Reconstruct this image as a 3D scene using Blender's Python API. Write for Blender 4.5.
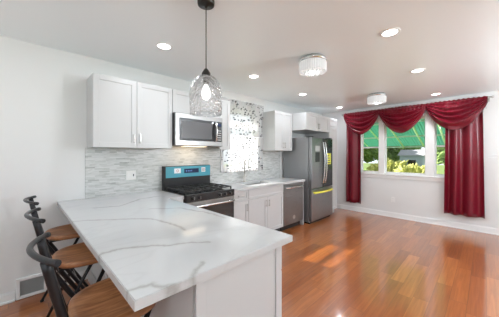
import bpy, bmesh, math, random
from mathutils import Vector, Matrix
random.seed(7)
PI = math.pi
for o in list(bpy.data.objects): bpy.data.objects.remove(o)
scene = bpy.context.scene
COL = scene.collection

# ------------------------------------------------------------------ camera, world, sun, exposure
CAM_H = 1.416
cd = bpy.data.cameras.new('camera'); cam = bpy.data.objects.new('camera', cd); COL.objects.link(cam)
cam.location = (0, 0, CAM_H)
cam.rotation_euler = (PI/2, 0, math.radians(45.47) - PI/2)
cd.sensor_width = 36; cd.lens = 36*233.03/499; cd.shift_y = -4.1/499
cd.clip_start = 0.02; cd.clip_end = 200
scene.camera = cam
vs = scene.view_settings
vs.view_transform = 'Standard'; vs.look = 'None'; vs.gamma = 1; vs.use_curve_mapping = False
vs.exposure = 0.16
w = bpy.data.worlds.new('world'); scene.world = w; w.use_nodes = True
wn = w.node_tree; bg = wn.nodes['Background']
bg.inputs[0].default_value = (0.86, 0.93, 1.0, 1); bg.inputs[1].default_value = 1.3
sd = bpy.data.lights.new('sun', 'SUN'); sun = bpy.data.objects.new('sun', sd); COL.objects.link(sun)
sd.energy = 15.0; sd.angle = math.radians(0.6); sd.color = (1, 0.95, 0.86)
sun.rotation_euler = Vector((0.10, -1, -1.12)).to_track_quat('-Z', 'Y').to_euler()
sun.location = (2, 9, 8)
LAMP_W = 5.0      # each recessed downlight
LAMP_COL = (0.90, 0.95, 1.0)

# ------------------------------------------------------------------ helpers
ORG = {}
def mat(name, col=(0.8, 0.8, 0.8), rough=0.5, metal=0.0, spec=0.5, emit=None, es=0.0, coat=0.0, coatr=0.05):
    m = bpy.data.materials.new(name); m.use_nodes = True
    b = m.node_tree.nodes['Principled BSDF']
    b.inputs['Base Color'].default_value = (*col, 1); b.inputs['Roughness'].default_value = rough
    b.inputs['Metallic'].default_value = metal; b.inputs['Specular IOR Level'].default_value = spec
    b.inputs['Coat Weight'].default_value = coat; b.inputs['Coat Roughness'].default_value = coatr
    if emit: b.inputs['Emission Color'].default_value = (*emit, 1); b.inputs['Emission Strength'].default_value = es
    return m
def N(m, typ, **kw):
    n = m.node_tree.nodes.new(typ)
    for k, v in kw.items(): setattr(n, k, v)
    return n
def L(m, a, b): m.node_tree.links.new(a, b)
def B(m): return m.node_tree.nodes['Principled BSDF']
def ramp(m, stops):
    r = N(m, 'ShaderNodeValToRGB'); e = r.color_ramp.elements
    while len(e) < len(stops): e.new(0.5)
    for i, (p, c) in enumerate(stops):
        e[i].position = p; e[i].color = (*c, 1) if len(c) == 3 else c
    return r
def coords(m, scale=(1, 1, 1), world=True):
    if world:
        g = N(m, 'ShaderNodeNewGeometry'); src = g.outputs['Position']
    else:
        g = N(m, 'ShaderNodeTexCoord'); src = g.outputs['Object']
    mp = N(m, 'ShaderNodeMapping'); mp.inputs['Scale'].default_value = scale
    L(m, src, mp.inputs['Vector']); return mp.outputs['Vector']
def bump(m, src, strength=0.2, dist=0.002):
    b = N(m, 'ShaderNodeBump'); b.inputs['Strength'].default_value = strength; b.inputs['Distance'].default_value = dist
    L(m, src, b.inputs['Height']); L(m, b.outputs['Normal'], B(m).inputs['Normal']); return b
def noise(m, vec, scale, detail=4, dist=0.0, rough=0.5):
    n = N(m, 'ShaderNodeTexNoise'); n.inputs['Scale'].default_value = scale; n.inputs['Detail'].default_value = detail
    n.inputs['Distortion'].default_value = dist; n.inputs['Roughness'].default_value = rough
    L(m, vec, n.inputs['Vector']); return n

def box(bm, x0, y0, z0, x1, y1, z1, bev=0.0):
    vsn = [bm.verts.new(p) for p in ((x0,y0,z0),(x1,y0,z0),(x1,y1,z0),(x0,y1,z0),(x0,y0,z1),(x1,y0,z1),(x1,y1,z1),(x0,y1,z1))]
    fs = [bm.faces.new([vsn[i] for i in q]) for q in ((0,3,2,1),(4,5,6,7),(0,1,5,4),(1,2,6,5),(2,3,7,6),(3,0,4,7))]
    if bev > 0:
        es = list({e for f in fs for e in f.edges})
        bmesh.ops.bevel(bm, geom=es, offset=bev, segments=2, affect='EDGES', profile=0.5)
def tube(bm, pts, r, n=10, caps=True, closed=False):
    pts = [Vector(p) for p in pts]; m = len(pts)
    rs = r if isinstance(r, (list, tuple)) else [r]*m
    rings = []; up = None
    for i, p in enumerate(pts):
        if closed: d = (pts[(i+1) % m] - pts[i-1]).normalized()
        elif i == 0: d = (pts[1]-pts[0]).normalized()
        elif i == m-1: d = (pts[-1]-pts[-2]).normalized()
        else: d = ((pts[i+1]-p).normalized() + (p-pts[i-1]).normalized()).normalized()
        if up is None:
            up = Vector((0, 0, 1)) if abs(d.z) < 0.9 else Vector((1, 0, 0))
        s = d.cross(up).normalized(); up = s.cross(d).normalized()
        rings.append([bm.verts.new(p + (s*math.cos(2*PI*k/n) + up*math.sin(2*PI*k/n))*rs[i]) for k in range(n)])
    for i in range(m if closed else m-1):
        a = rings[i]; b = rings[(i+1) % m]
        for k in range(n): 
            f = bm.faces.new((a[k], a[(k+1) % n], b[(k+1) % n], b[k])); f.smooth = True
    if caps and not closed:
        bm.faces.new(rings[0][::-1]); bm.faces.new(rings[-1])
def lathe(bm, prof, c=(0, 0, 0), n=32, axis='z', smooth=True, caps=True):
    rings = []
    for r, h in prof:
        ring = []
        for k in range(n):
            a = 2*PI*k/n; u, v = r*math.cos(a), r*math.sin(a)
            p = (u, v, h) if axis == 'z' else ((h, u, v) if axis == 'x' else (u, -h, v))
            ring.append(bm.verts.new((c[0]+p[0], c[1]+p[1], c[2]+p[2])))
        rings.append(ring)
    for a, b in zip(rings, rings[1:]):
        for k in range(n):
            f = bm.faces.new((a[k], a[(k+1) % n], b[(k+1) % n], b[k])); f.smooth = smooth
    if caps:
        if prof[0][0] > 1e-5: bm.faces.new(rings[0][::-1])
        if prof[-1][0] > 1e-5: bm.faces.new(rings[-1])
def bez(p0, p1, p2, n=10):
    p0, p1, p2 = Vector(p0), Vector(p1), Vector(p2)
    return [p0*(1-t)**2 + p1*2*t*(1-t) + p2*t*t for t in [i/n for i in range(n+1)]]
def NB(): return bmesh.new()
def obj(name, bm, m, parent=None, loc=None, autofix=True):
    if autofix: bmesh.ops.recalc_face_normals(bm, faces=bm.faces)
    if parent is not None: o0 = ORG[parent]
    else: o0 = Vector(loc) if loc is not None else Vector((0, 0, 0))
    for v in bm.verts: v.co -= o0
    me = bpy.data.meshes.new(name); bm.to_mesh(me); bm.free()
    me.materials.append(m)
    o = bpy.data.objects.new(name, me); COL.objects.link(o)
    ORG[o] = o0
    if parent is not None: o.parent = parent
    else: o.location = o0
    return o
def tag(o, label, cat, group=None, kind=None):
    o['label'] = label; o['category'] = cat
    if group: o['group'] = group
    if kind: o['kind'] = kind
    return o
def thing(name, label, cat, loc, group=None):
    o = bpy.data.objects.new(name, None); COL.objects.link(o); o.empty_display_size = 0.1
    o.location = loc; ORG[o] = Vector(loc)
    return tag(o, label, cat, group)
def struct(name, bm, m, parent=None):
    o = obj(name, bm, m, parent)
    if parent is None: o['kind'] = 'structure'
    return o
def copy_tree(o, parent=None):
    c = o.copy(); COL.objects.link(c); c.parent = parent
    for ch in list(o.children): copy_tree(ch, c)
    return c

# ------------------------------------------------------------------ materials
M = {}
M['wall'] = mat('wall_paint', (0.77, 0.775, 0.775), 0.5)
bump(M['wall'], noise(M['wall'], coords(M['wall']), 60, 3).outputs['Fac'], 0.05)
M['ceiling'] = mat('ceiling_paint', (0.90, 0.965, 0.995), 0.33, spec=0.5)
_n = noise(M['ceiling'], coords(M['ceiling']), 1.2, 3)
bump(M['ceiling'], _n.outputs['Fac'], 0.25, 0.02)
M['trim'] = mat('trim_white', (0.86, 0.86, 0.86), 0.35)
M['cab'] = mat('cabinet_white', (0.59, 0.595, 0.60), 0.32)
M['cab_dark'] = mat('toe_kick', (0.03, 0.03, 0.03), 0.5)
M['nickel'] = mat('brushed_nickel', (0.55, 0.54, 0.52), 0.3, 1)
M['chrome'] = mat('chrome', (0.75, 0.75, 0.76), 0.12, 1)
M['black'] = mat('black_plastic', (0.012, 0.012, 0.014), 0.3)
M['iron'] = mat('cast_iron', (0.02, 0.02, 0.02), 0.55)
M['glassblack'] = mat('black_glass', (0.015, 0.016, 0.018), 0.06, coat=0.5)
M['white_pl'] = mat('white_plastic', (0.85, 0.85, 0.84), 0.35)
M['sticker'] = mat('sticker_white', (0.85, 0.87, 0.9), 0.5)
M['ink'] = mat('ink', (0.05, 0.06, 0.08), 0.5)
M['film'] = mat('blue_film', (0.06, 0.36, 0.48), 0.3, coat=0.4)
M['yellow'] = mat('yellow_film', (0.78, 0.74, 0.08), 0.35)
M['display'] = mat('display', (0.01, 0.02, 0.06), 0.15, emit=(0.05, 0.15, 0.5), es=0.05)
M['stoolmetal'] = mat('stool_black_metal', (0.03, 0.03, 0.033), 0.32, 0.6)
M['bulb'] = mat('bulb_glow', (1, 1, 1), 0.4, emit=(1, 0.97, 0.92), es=3.5)
M['lampface'] = mat('lamp_diffuser', (1, 1, 1), 0.4, emit=(1, 0.99, 0.97), es=9)
M['blackmetal'] = mat('dark_bronze', (0.05, 0.048, 0.045), 0.35, 0.8)
# stainless with vertical / horizontal brushing
def steel(name, col, rough, sc):
    m = mat(name, col, rough, 1.0)
    n = noise(m, coords(m, sc), 1.0, 3)
    r = ramp(m, [(0.3, (rough*0.8,)*3), (0.7, (rough*1.25,)*3)])
    L(m, n.outputs['Fac'], r.inputs['Fac']); L(m, r.outputs['Color'], B(m).inputs['Roughness'])
    bump(m, n.outputs['Fac'], 0.03, 0.001)
    return m
M['steel'] = steel('stainless', (0.31, 0.315, 0.32), 0.34, (4, 4, 300))
M['steel_handle'] = mat('polished_handle', (0.68, 0.68, 0.68), 0.22, 1)
M['steel_side'] = mat('fridge_side_grey', (0.32, 0.325, 0.33), 0.36, 0.75)
M['steel_light'] = steel('stainless_light', (0.34, 0.34, 0.335), 0.32, (4, 4, 300))
M['steel_dark_refl'] = mat('steel_painted_dark_reflection', (0.045, 0.047, 0.05), 0.16, 0.8)  # stainless with the right fridge door's dark reflection painted into the base colour
# floor: glossy hardwood planks running along X
def floor_mat():
    m = mat('hardwood', (0.4, 0.17, 0.06), 0.30, spec=0.6, coat=1.0, coatr=0.09)
    g = coords(m)
    sep = N(m, 'ShaderNodeSeparateXYZ'); L(m, g, sep.inputs[0])
    PW, PL = 0.128, 0.92
    def math_(op, a, b=None, c=None):
        n = N(m, 'ShaderNodeMath', operation=op)
        for i, v in enumerate((a, b, c)):
            if v is None: continue
            if isinstance(v, (int, float)): n.inputs[i].default_value = v
            else: L(m, v, n.inputs[i])
        return n.outputs[0]
    row = math_('FLOOR', math_('DIVIDE', sep.outputs['Y'], PW))
    fy = math_('FRACT', math_('DIVIDE', sep.outputs['Y'], PW))
    wn1 = N(m, 'ShaderNodeTexWhiteNoise', noise_dimensions='1D'); L(m, row, wn1.inputs['W'])
    xs = math_('ADD', math_('DIVIDE', sep.outputs['X'], PL), math_('MULTIPLY', wn1.outputs['Value'], 5.0))
    colx = math_('FLOOR', xs); fx = math_('FRACT', xs)
    cmb = N(m, 'ShaderNodeCombineXYZ'); L(m, colx, cmb.inputs[0]); L(m, row, cmb.inputs[1])
    wn2 = N(m, 'ShaderNodeTexWhiteNoise', noise_dimensions='2D'); L(m, cmb.outputs[0], wn2.inputs['Vector'])
    base = ramp(m, [(0.0, (0.29, 0.083, 0.019)), (0.25, (0.36, 0.108, 0.025)), (0.7, (0.42, 0.132, 0.032)), (1.0, (0.49, 0.168, 0.045))])
    L(m, wn2.outputs['Value'], base.inputs['Fac'])
    # grain
    mp = N(m, 'ShaderNodeMapping'); mp.inputs['Scale'].default_value = (2.5, 45, 1); L(m, g, mp.inputs['Vector'])
    add = N(m, 'ShaderNodeVectorMath', operation='ADD'); L(m, mp.outputs[0], add.inputs[0])
    sc = N(m, 'ShaderNodeVectorMath', operation='SCALE'); L(m, wn2.outputs['Color'], sc.inputs[0]); sc.inputs['Scale'].default_value = 30
    L(m, sc.outputs[0], add.inputs[1])
    gr = noise(m, add.outputs[0], 1.0, 6, 0.6)
    grr = ramp(m, [(0.35, (0.74, 0.70, 0.66)), (0.65, (1.08, 1.06, 1.04))]); L(m, gr.outputs['Fac'], grr.inputs['Fac'])
    mul = N(m, 'ShaderNodeMix', data_type='RGBA', blend_type='MULTIPLY'); mul.inputs[0].default_value = 0.8
    L(m, base.outputs[0], mul.inputs[6]); L(m, grr.outputs[0], mul.inputs[7])
    # seams
    dy = math_('MINIMUM', fy, math_('SUBTRACT', 1.0, fy)); dx = math_('MINIMUM', fx, math_('SUBTRACT', 1.0, fx))
    sy = math_('LESS_THAN', dy, 0.012); sx = math_('LESS_THAN', dx, 0.0022)
    seam = math_('MAXIMUM', sy, sx)
    mx = N(m, 'ShaderNodeMix', data_type='RGBA'); L(m, seam, mx.inputs[0]); L(m, mul.outputs[2], mx.inputs[6]); mx.inputs[7].default_value = (0.19, 0.07, 0.025, 1)
    L(m, mx.outputs[2], B(m).inputs['Base Color'])
    wv = noise(m, g, 3.0, 2)
    tl = math_('ADD', math_('MULTIPLY', seam, -0.6), math_('ADD', math_('MULTIPLY', gr.outputs['Fac'], 0.15), math_('ADD', math_('MULTIPLY', wv.outputs['Fac'], 0.9), math_('MULTIPLY', wn2.outputs['Value'], 0.25))))
    bump(m, tl, 0.05, 0.003)
    return m
M['floor'] = floor_mat()
VEINS = [[(0.264, 1.339), (0.289, 1.369), (0.375, 1.356), (0.467, 1.322), (0.574, 1.243), (0.695, 1.183), (0.766, 1.098)], [(0.294, 2.174), (0.449, 2.059), (0.622, 1.94), (0.739, 1.825), (0.777, 1.614), (0.781, 1.41)], [(0.282, 0.924), (0.358, 0.914), (0.401, 0.834), (0.486, 0.828), (0.614, 0.921)], [(1.202, 2.761), (0.961, 2.734), (0.692, 2.499), (0.499, 2.57)], [(1.152, 1.447), (1.148, 1.719), (1.066, 2.012), (0.85, 2.169)]]
def quartz():
    m = mat('quartz', (0.58, 0.59, 0.60), 0.10, spec=0.5)
    v = coords(m)
    def mn_(op, a, b=None):
        n = N(m, 'ShaderNodeMath', operation=op)
        for i, q in enumerate((a, b)):
            if q is None: continue
            if isinstance(q, (int, float)): n.inputs[i].default_value = q
            else: L(m, q, n.inputs[i])
        return n.outputs[0]
    warp = noise(m, v, 7, 4, 0.3, 0.6)
    sb = N(m, 'ShaderNodeVectorMath', operation='SUBTRACT'); L(m, warp.outputs['Color'], sb.inputs[0]); sb.inputs[1].default_value = (0.5, 0.5, 0.5)
    sc = N(m, 'ShaderNodeVectorMath', operation='SCALE'); L(m, sb.outputs[0], sc.inputs[0]); sc.inputs['Scale'].default_value = 0.09
    ad = N(m, 'ShaderNodeVectorMath', operation='ADD'); L(m, v, ad.inputs[0]); L(m, sc.outputs[0], ad.inputs[1])
    flat = N(m, 'ShaderNodeVectorMath', operation='MULTIPLY'); L(m, ad.outputs[0], flat.inputs[0]); flat.inputs[1].default_value = (1, 1, 0)
    p = flat.outputs[0]; best = None
    for c in VEINS:
        for (ax, ay), (bx, by) in zip(c, c[1:]):
            A = Vector((ax, ay, 0)); D = Vector((bx-ax, by-ay, 0)); L2 = D.length_squared
            s1 = N(m, 'ShaderNodeVectorMath', operation='SUBTRACT'); L(m, p, s1.inputs[0]); s1.inputs[1].default_value = A
            dt = N(m, 'ShaderNodeVectorMath', operation='DOT_PRODUCT'); L(m, s1.outputs[0], dt.inputs[0]); dt.inputs[1].default_value = D/L2
            cl_ = N(m, 'ShaderNodeClamp'); L(m, dt.outputs['Value'], cl_.inputs['Value'])
            pr = N(m, 'ShaderNodeVectorMath', operation='SCALE'); pr.inputs[0].default_value = D; L(m, cl_.outputs[0], pr.inputs['Scale'])
            ds = N(m, 'ShaderNodeVectorMath', operation='DISTANCE'); L(m, s1.outputs[0], ds.inputs[0]); L(m, pr.outputs[0], ds.inputs[1])
            best = ds.outputs['Value'] if best is None else mn_('MINIMUM', best, ds.outputs['Value'])
    wd = noise(m, v, 5, 2); wdv = mn_('ADD', mn_('MULTIPLY', wd.outputs['Fac'], 1.6), 0.15)
    q = mn_('DIVIDE', best, wdv)
    r1 = ramp(m, [(0.0, (0.40, 0.395, 0.385)), (0.007, (0.46, 0.46, 0.455)), (0.018, (0.57, 0.575, 0.58)), (0.035, (0.58, 0.59, 0.60))]); L(m, q, r1.inputs['Fac'])
    # faint secondary veining
    v2 = coords(m, (0.6, 1.6, 1)); w2 = noise(m, v2, 2.2, 4, 0.8); s2 = N(m, 'ShaderNodeVectorMath', operation='SCALE'); L(m, w2.outputs['Color'], s2.inputs[0]); s2.inputs['Scale'].default_value = 0.7
    a2 = N(m, 'ShaderNodeVectorMath', operation='ADD'); L(m, v2, a2.inputs[0]); L(m, s2.outputs[0], a2.inputs[1])
    vo = N(m, 'ShaderNodeTexVoronoi', feature='DISTANCE_TO_EDGE'); vo.inputs['Scale'].default_value = 1.6; L(m, a2.outputs[0], vo.inputs['Vector'])
    rc = ramp(m, [(0.0, (0.955, 0.955, 0.955)), (0.03, (1, 1, 1))]); L(m, vo.outputs['Distance'], rc.inputs['Fac'])
    mu = N(m, 'ShaderNodeMix', data_type='RGBA', blend_type='MULTIPLY'); mu.inputs[0].default_value = 1; L(m, r1.outputs[0], mu.inputs[6]); L(m, rc.outputs[0], mu.inputs[7])
    L(m, mu.outputs[2], B(m).inputs['Base Color'])
    return m
M['quartz'] = quartz()
def mosaic():
    m = mat('mosaic_tile', (0.7, 0.7, 0.7), 0.25)
    g = N(m, 'ShaderNodeNewGeometry'); s = N(m, 'ShaderNodeSeparateXYZ'); L(m, g.outputs['Position'], s.inputs[0])
    c = N(m, 'ShaderNodeCombineXYZ'); L(m, s.outputs['X'], c.inputs[0]); L(m, s.outputs['Z'], c.inputs[1])
    b = N(m, 'ShaderNodeTexBrick'); L(m, c.outputs[0], b.inputs['Vector'])
    b.inputs['Scale'].default_value = 1; b.inputs['Brick Width'].default_value = 0.11; b.inputs['Row Height'].default_value = 0.0165
    b.inputs['Mortar Size'].default_value = 0.0009; b.inputs['Mortar'].default_value = (0.64, 0.65, 0.64, 1)
    b.inputs['Color1'].default_value = (0, 0, 0, 1); b.inputs['Color2'].default_value = (1, 1, 1, 1); b.inputs['Bias'].default_value = 0
    b.offset = 0.37; b.offset_frequency = 2; b.squash = 0.7; b.squash_frequency = 3
    r = ramp(m, [(0.0, (0.42, 0.44, 0.43)), (0.12, (0.56, 0.58, 0.57)), (0.5, (0.63, 0.645, 0.64)), (1.0, (0.70, 0.71, 0.71))])
    L(m, b.outputs['Color'], r.inputs['Fac'])
    mp = N(m, 'ShaderNodeMapping'); mp.inputs['Scale'].default_value = (6, 30, 1); L(m, c.outputs[0], mp.inputs['Vector'])
    n = noise(m, mp.outputs[0], 1.5, 4, 0.7); rn = ramp(m, [(0.33, (0.80, 0.80, 0.79)), (0.5, (1, 1, 1))]); L(m, n.outputs['Fac'], rn.inputs['Fac'])
    mu = N(m, 'ShaderNodeMix', data_type='RGBA', blend_type='MULTIPLY'); mu.inputs[0].default_value = 1; L(m, r.outputs[0], mu.inputs[6]); L(m, rn.outputs[0], mu.inputs[7])
    mx = N(m, 'ShaderNodeMix', data_type='RGBA'); L(m, b.outputs['Fac'], mx.inputs[0]); L(m, mu.outputs[2], mx.inputs[6]); mx.inputs[7].default_value = (0.62, 0.63, 0.62, 1)
    L(m, mx.outputs[2], B(m).inputs['Base Color'])
    return m
M['mosaic'] = mosaic()
def seatwood():
    m = mat('seat_wood', (0.35, 0.14, 0.05), 0.38)
    v = coords(m, (5, 26, 26), world=False)
    n = noise(m, v, 1.0, 5, 1.5)
    r = ramp(m, [(0.3, (0.17, 0.062, 0.024)), (0.5, (0.33, 0.135, 0.052)), (0.7, (0.46, 0.21, 0.09))]); L(m, n.outputs['Fac'], r.inputs['Fac'])
    L(m, r.outputs[0], B(m).inputs['Base Color']); return m
M['seatwood'] = seatwood()
def satin():
    m = mat('crimson_satin', (0.165, 0.004, 0.015), 0.30, spec=0.45)
    B(m).inputs['Sheen Weight'].default_value = 0.08; B(m).inputs['Sheen Tint'].default_value = (1, 0.25, 0.3, 1); B(m).inputs['Sheen Roughness'].default_value = 0.35
    n = noise(m, coords(m, (6, 6, 60)), 1.0, 3); bump(m, n.outputs['Fac'], 0.12, 0.003)
    return m
M['satin'] = satin()
M['fringe'] = mat('dark_red_fringe', (0.09, 0.01, 0.014), 0.5)
def glassmat(name, tint=(1, 1, 1), refl=1.0):
    m = bpy.data.materials.new(name); m.use_nodes = True; nt = m.node_tree; nt.nodes.clear()
    out = N(m, 'ShaderNodeOutputMaterial'); t = N(m, 'ShaderNodeBsdfTransparent'); g = N(m, 'ShaderNodeBsdfGlossy'); f = N(m, 'ShaderNodeFresnel'); mx = N(m, 'ShaderNodeMixShader')
    t.inputs[0].default_value = (*tint, 1); g.inputs['Roughness'].default_value = 0.02; f.inputs['IOR'].default_value = 1.45
    ge = N(m, 'ShaderNodeNewGeometry'); inv = N(m, 'ShaderNodeMath', operation='SUBTRACT'); inv.inputs[0].default_value = 1.0; L(m, ge.outputs['Backfacing'], inv.inputs[1])
    mul = N(m, 'ShaderNodeMath', operation='MULTIPLY'); L(m, f.outputs[0], mul.inputs[0]); L(m, inv.outputs[0], mul.inputs[1])
    L(m, mul.outputs[0], mx.inputs[0]); L(m, t.outputs[0], mx.inputs[1]); L(m, g.outputs[0], mx.inputs[2]); L(m, mx.outputs[0], out.inputs[0]); return m
M['pane'] = glassmat('window_glass')
def shade_glass():
    m = bpy.data.materials.new('hammered_glass'); m.use_nodes = True; nt = m.node_tree; nt.nodes.clear()
    out = N(m, 'ShaderNodeOutputMaterial'); t = N(m, 'ShaderNodeBsdfTransparent'); t.inputs[0].default_value = (0.88, 0.89, 0.90, 1)
    g = N(m, 'ShaderNodeBsdfGlossy'); g.inputs['Roughness'].default_value = 0.08
    f = N(m, 'ShaderNodeLayerWeight'); f.inputs['Blend'].default_value = 0.32
    tc = N(m, 'ShaderNodeTexCoord'); v = N(m, 'ShaderNodeTexVoronoi'); v.inputs['Scale'].default_value = 42; L(m, tc.outputs['Object'], v.inputs['Vector'])
    b = N(m, 'ShaderNodeBump'); b.inputs['Strength'].default_value = 1.0; b.inputs['Distance'].default_value = 0.02; L(m, v.outputs['Distance'], b.inputs['Height'])
    L(m, b.outputs[0], g.inputs['Normal']); L(m, b.outputs[0], f.inputs['Normal'])
    tr = N(m, 'ShaderNodeBsdfTranslucent'); tr.inputs[0].default_value = (1, 1, 1, 1); L(m, b.outputs[0], tr.inputs['Normal'])
    m1 = N(m, 'ShaderNodeMixShader'); m1.inputs[0].default_value = 0.07; L(m, t.outputs[0], m1.inputs[1]); L(m, tr.outputs[0], m1.inputs[2])
    m2 = N(m, 'ShaderNodeMixShader'); L(m, f.outputs['Facing'], m2.inputs[0]); L(m, m1.outputs[0], m2.inputs[1]); L(m, g.outputs[0], m2.inputs[2])
    L(m, m2.outputs[0], out.inputs[0]); return m
M['shade'] = shade_glass()
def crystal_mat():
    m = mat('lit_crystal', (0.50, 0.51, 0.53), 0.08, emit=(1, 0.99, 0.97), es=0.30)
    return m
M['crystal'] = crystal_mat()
def sheer():
    m = bpy.data.materials.new('leaf_print_sheer'); m.use_nodes = True; m.node_tree.nodes.clear()
    out = N(m, 'ShaderNodeOutputMaterial')
    g = N(m, 'ShaderNodeNewGeometry'); s = N(m, 'ShaderNodeSeparateXYZ'); L(m, g.outputs['Position'], s.inputs[0])
    c = N(m, 'ShaderNodeCombineXYZ'); L(m, s.outputs['X'], c.inputs[0]); L(m, s.outputs['Z'], c.inputs[1])
    mp = N(m, 'ShaderNodeMapping'); mp.inputs['Rotation'].default_value = (0, 0, 0.6); mp.inputs['Scale'].default_value = (15, 24, 1); L(m, c.outputs[0], mp.inputs['Vector'])
    nz = noise(m, mp.outputs[0], 1.2, 2); sc = N(m, 'ShaderNodeVectorMath', operation='SCALE'); L(m, nz.outputs['Color'], sc.inputs[0]); sc.inputs['Scale'].default_value = 1.1
    ad = N(m, 'ShaderNodeVectorMath', operation='ADD'); L(m, mp.outputs[0], ad.inputs[0]); L(m, sc.outputs[0], ad.inputs[1])
    v = N(m, 'ShaderNodeTexVoronoi', voronoi_dimensions='2D'); v.inputs['Scale'].default_value = 1; L(m, ad.outputs[0], v.inputs['Vector'])
    lt = N(m, 'ShaderNodeMath', operation='LESS_THAN'); L(m, v.outputs['Distance'], lt.inputs[0]); lt.inputs[1].default_value = 0.30
    sepc = N(m, 'ShaderNodeSeparateColor'); L(m, v.outputs['Color'], sepc.inputs[0])
    gt = N(m, 'ShaderNodeMath', operation='GREATER_THAN'); L(m, sepc.outputs[0], gt.inputs[0]); gt.inputs[1].default_value = 0.42
    mk = N(m, 'ShaderNodeMath', operation='MULTIPLY'); L(m, lt.outputs[0], mk.inputs[0]); L(m, gt.outputs[0], mk.inputs[1])
    lc = ramp(m, [(0.0, (0.05, 0.05, 0.06)), (1.0, (0.22, 0.21, 0.22))]); L(m, sepc.outputs[1], lc.inputs['Fac'])
    mx = N(m, 'ShaderNodeMix', data_type='RGBA'); L(m, mk.outputs[0], mx.inputs[0]); mx.inputs[6].default_value = (0.74, 0.74, 0.76, 1); L(m, lc.outputs[0], mx.inputs[7])
    d = N(m, 'ShaderNodeBsdfDiffuse'); L(m, mx.outputs[2], d.inputs[0])
    t = N(m, 'ShaderNodeBsdfTranslucent'); L(m, mx.outputs[2], t.inputs[0])
    a = N(m, 'ShaderNodeMixShader'); a.inputs[0].default_value = 0.55; L(m, d.outputs[0], a.inputs[1]); L(m, t.outputs[0], a.inputs[2])
    tp = N(m, 'ShaderNodeBsdfTransparent')
    fac = N(m, 'ShaderNodeMath', operation='MULTIPLY_ADD'); L(m, mk.outputs[0], fac.inputs[0]); fac.inputs[1].default_value = -0.40; fac.inputs[2].default_value = 0.42
    z = N(m, 'ShaderNodeMixShader'); L(m, fac.outputs[0], z.inputs[0]); L(m, a.outputs[0], z.inputs[1]); L(m, tp.outputs[0], z.inputs[2])
    L(m, z.outputs[0], out.inputs[0]); return m
M['sheer'] = sheer()
def awning(name='green_awning_sheet', c0=(0.11, 0.30, 0.22), c1=(0.19, 0.42, 0.32)):
    m = bpy.data.materials.new(name); m.use_nodes = True; m.node_tree.nodes.clear()
    out = N(m, 'ShaderNodeOutputMaterial'); d = N(m, 'ShaderNodeBsdfDiffuse'); d.inputs[0].default_value = (*c0, 1)
    t = N(m, 'ShaderNodeBsdfTranslucent'); t.inputs[0].default_value = (*c1, 1)
    a = N(m, 'ShaderNodeMixShader'); a.inputs[0].default_value = 0.7; L(m, d.outputs[0], a.inputs[1]); L(m, t.outputs[0], a.inputs[2]); L(m, a.outputs[0], out.inputs[0]); return m
M['awning'] = awning()
def foliage(name, c0, c1):
    m = mat(name, c0, 0.7, spec=0.2)
    n = noise(m, coords(m), 9, 6, 0, 0.7); r = ramp(m, [(0.35, c0), (0.65, c1)]); L(m, n.outputs['Fac'], r.inputs['Fac']); L(m, r.outputs[0], B(m).inputs['Base Color'])
    return m
M['grass'] = foliage('lawn', (0.05, 0.09, 0.02), (0.14, 0.19, 0.05))
M['leaf'] = foliage('leaves', (0.07, 0.16, 0.03), (0.30, 0.42, 0.12))
M['leaf_y'] = foliage('yellow_leaves', (0.22, 0.26, 0.05), (0.60, 0.58, 0.22))
M['bark'] = mat('bark', (0.12, 0.08, 0.05), 0.8)
M['siding'] = mat('blue_grey_siding', (0.42, 0.50, 0.58), 0.6)
M['roofing'] = mat('grey_roofing', (0.25, 0.26, 0.28), 0.7)
M['ventgrey'] = mat('vent_grey', (0.5, 0.5, 0.5), 0.5)
M['undersheet'] = mat('cabinet_underside', (0.72, 0.70, 0.66), 0.5)

# ------------------------------------------------------------------ room shell
WY = 3.206      # kitchen wall
WX = 5.985      # window wall
CH = 2.537      # ceiling
X0, Y0 = -2.4, -2.6
T = 0.15
b = NB(); box(b, X0-T, Y0-T, -0.12, WX+T, WY+T, 0.0); struct('floor', b, M['floor'])
b = NB(); box(b, X0-T, Y0-T, CH, WX+T, WY+T, CH+0.12); struct('ceiling', b, M['ceiling'])
# kitchen wall with window hole
KW = (2.50, 3.36, 1.14, 2.26)
b = NB()
box(b, X0-T, WY, 0, KW[0], WY+T, CH); box(b, KW[1], WY, 0, WX+T, WY+T, CH)
box(b, KW[0], WY, 0, KW[1], WY+T, KW[2]); box(b, KW[0], WY, KW[3], KW[1], WY+T, CH)
struct('wall_kitchen', b, M['wall'])
# window wall: one wide hole
BW = (0.36, 2.19, 0.97, 2.22)
b = NB()
box(b, WX, Y0-T, 0, WX+T, BW[0], CH); box(b, WX, BW[1], 0, WX+T, WY-0.0005, CH)
box(b, WX, BW[0], 0, WX+T, BW[1], BW[2]); box(b, WX, BW[0], BW[3], WX+T, BW[1], CH)
struct('wall_window', b, M['wall'])
# back walls (behind the camera) with big openings added to let in fill light
b = NB()
HY = (-1.2, 2.0, 0.9, 2.2)
box(b, X0-T, Y0, 0, X0, HY[0], CH); box(b, X0-T, HY[1], 0, X0, WY-0.0005, CH); box(b, X0-T, HY[0], 0, X0, HY[1], HY[2]); box(b, X0-T, HY[0], HY[3], X0, HY[1], CH)
struct('wall_left', b, M['wall'])
b = NB()
HX = (0.2, 4.4, 0.05, 2.25)
box(b, X0-T, Y0-T, 0, HX[0], Y0, CH); box(b, HX[1], Y0-T, 0, WX-0.0005, Y0, CH); box(b, HX[0], Y0-T, 0, HX[1], Y0, HX[2]); box(b, HX[0], Y0-T, HX[3], HX[1], Y0, CH)
struct('wall_back', b, M['wall'])

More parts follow.
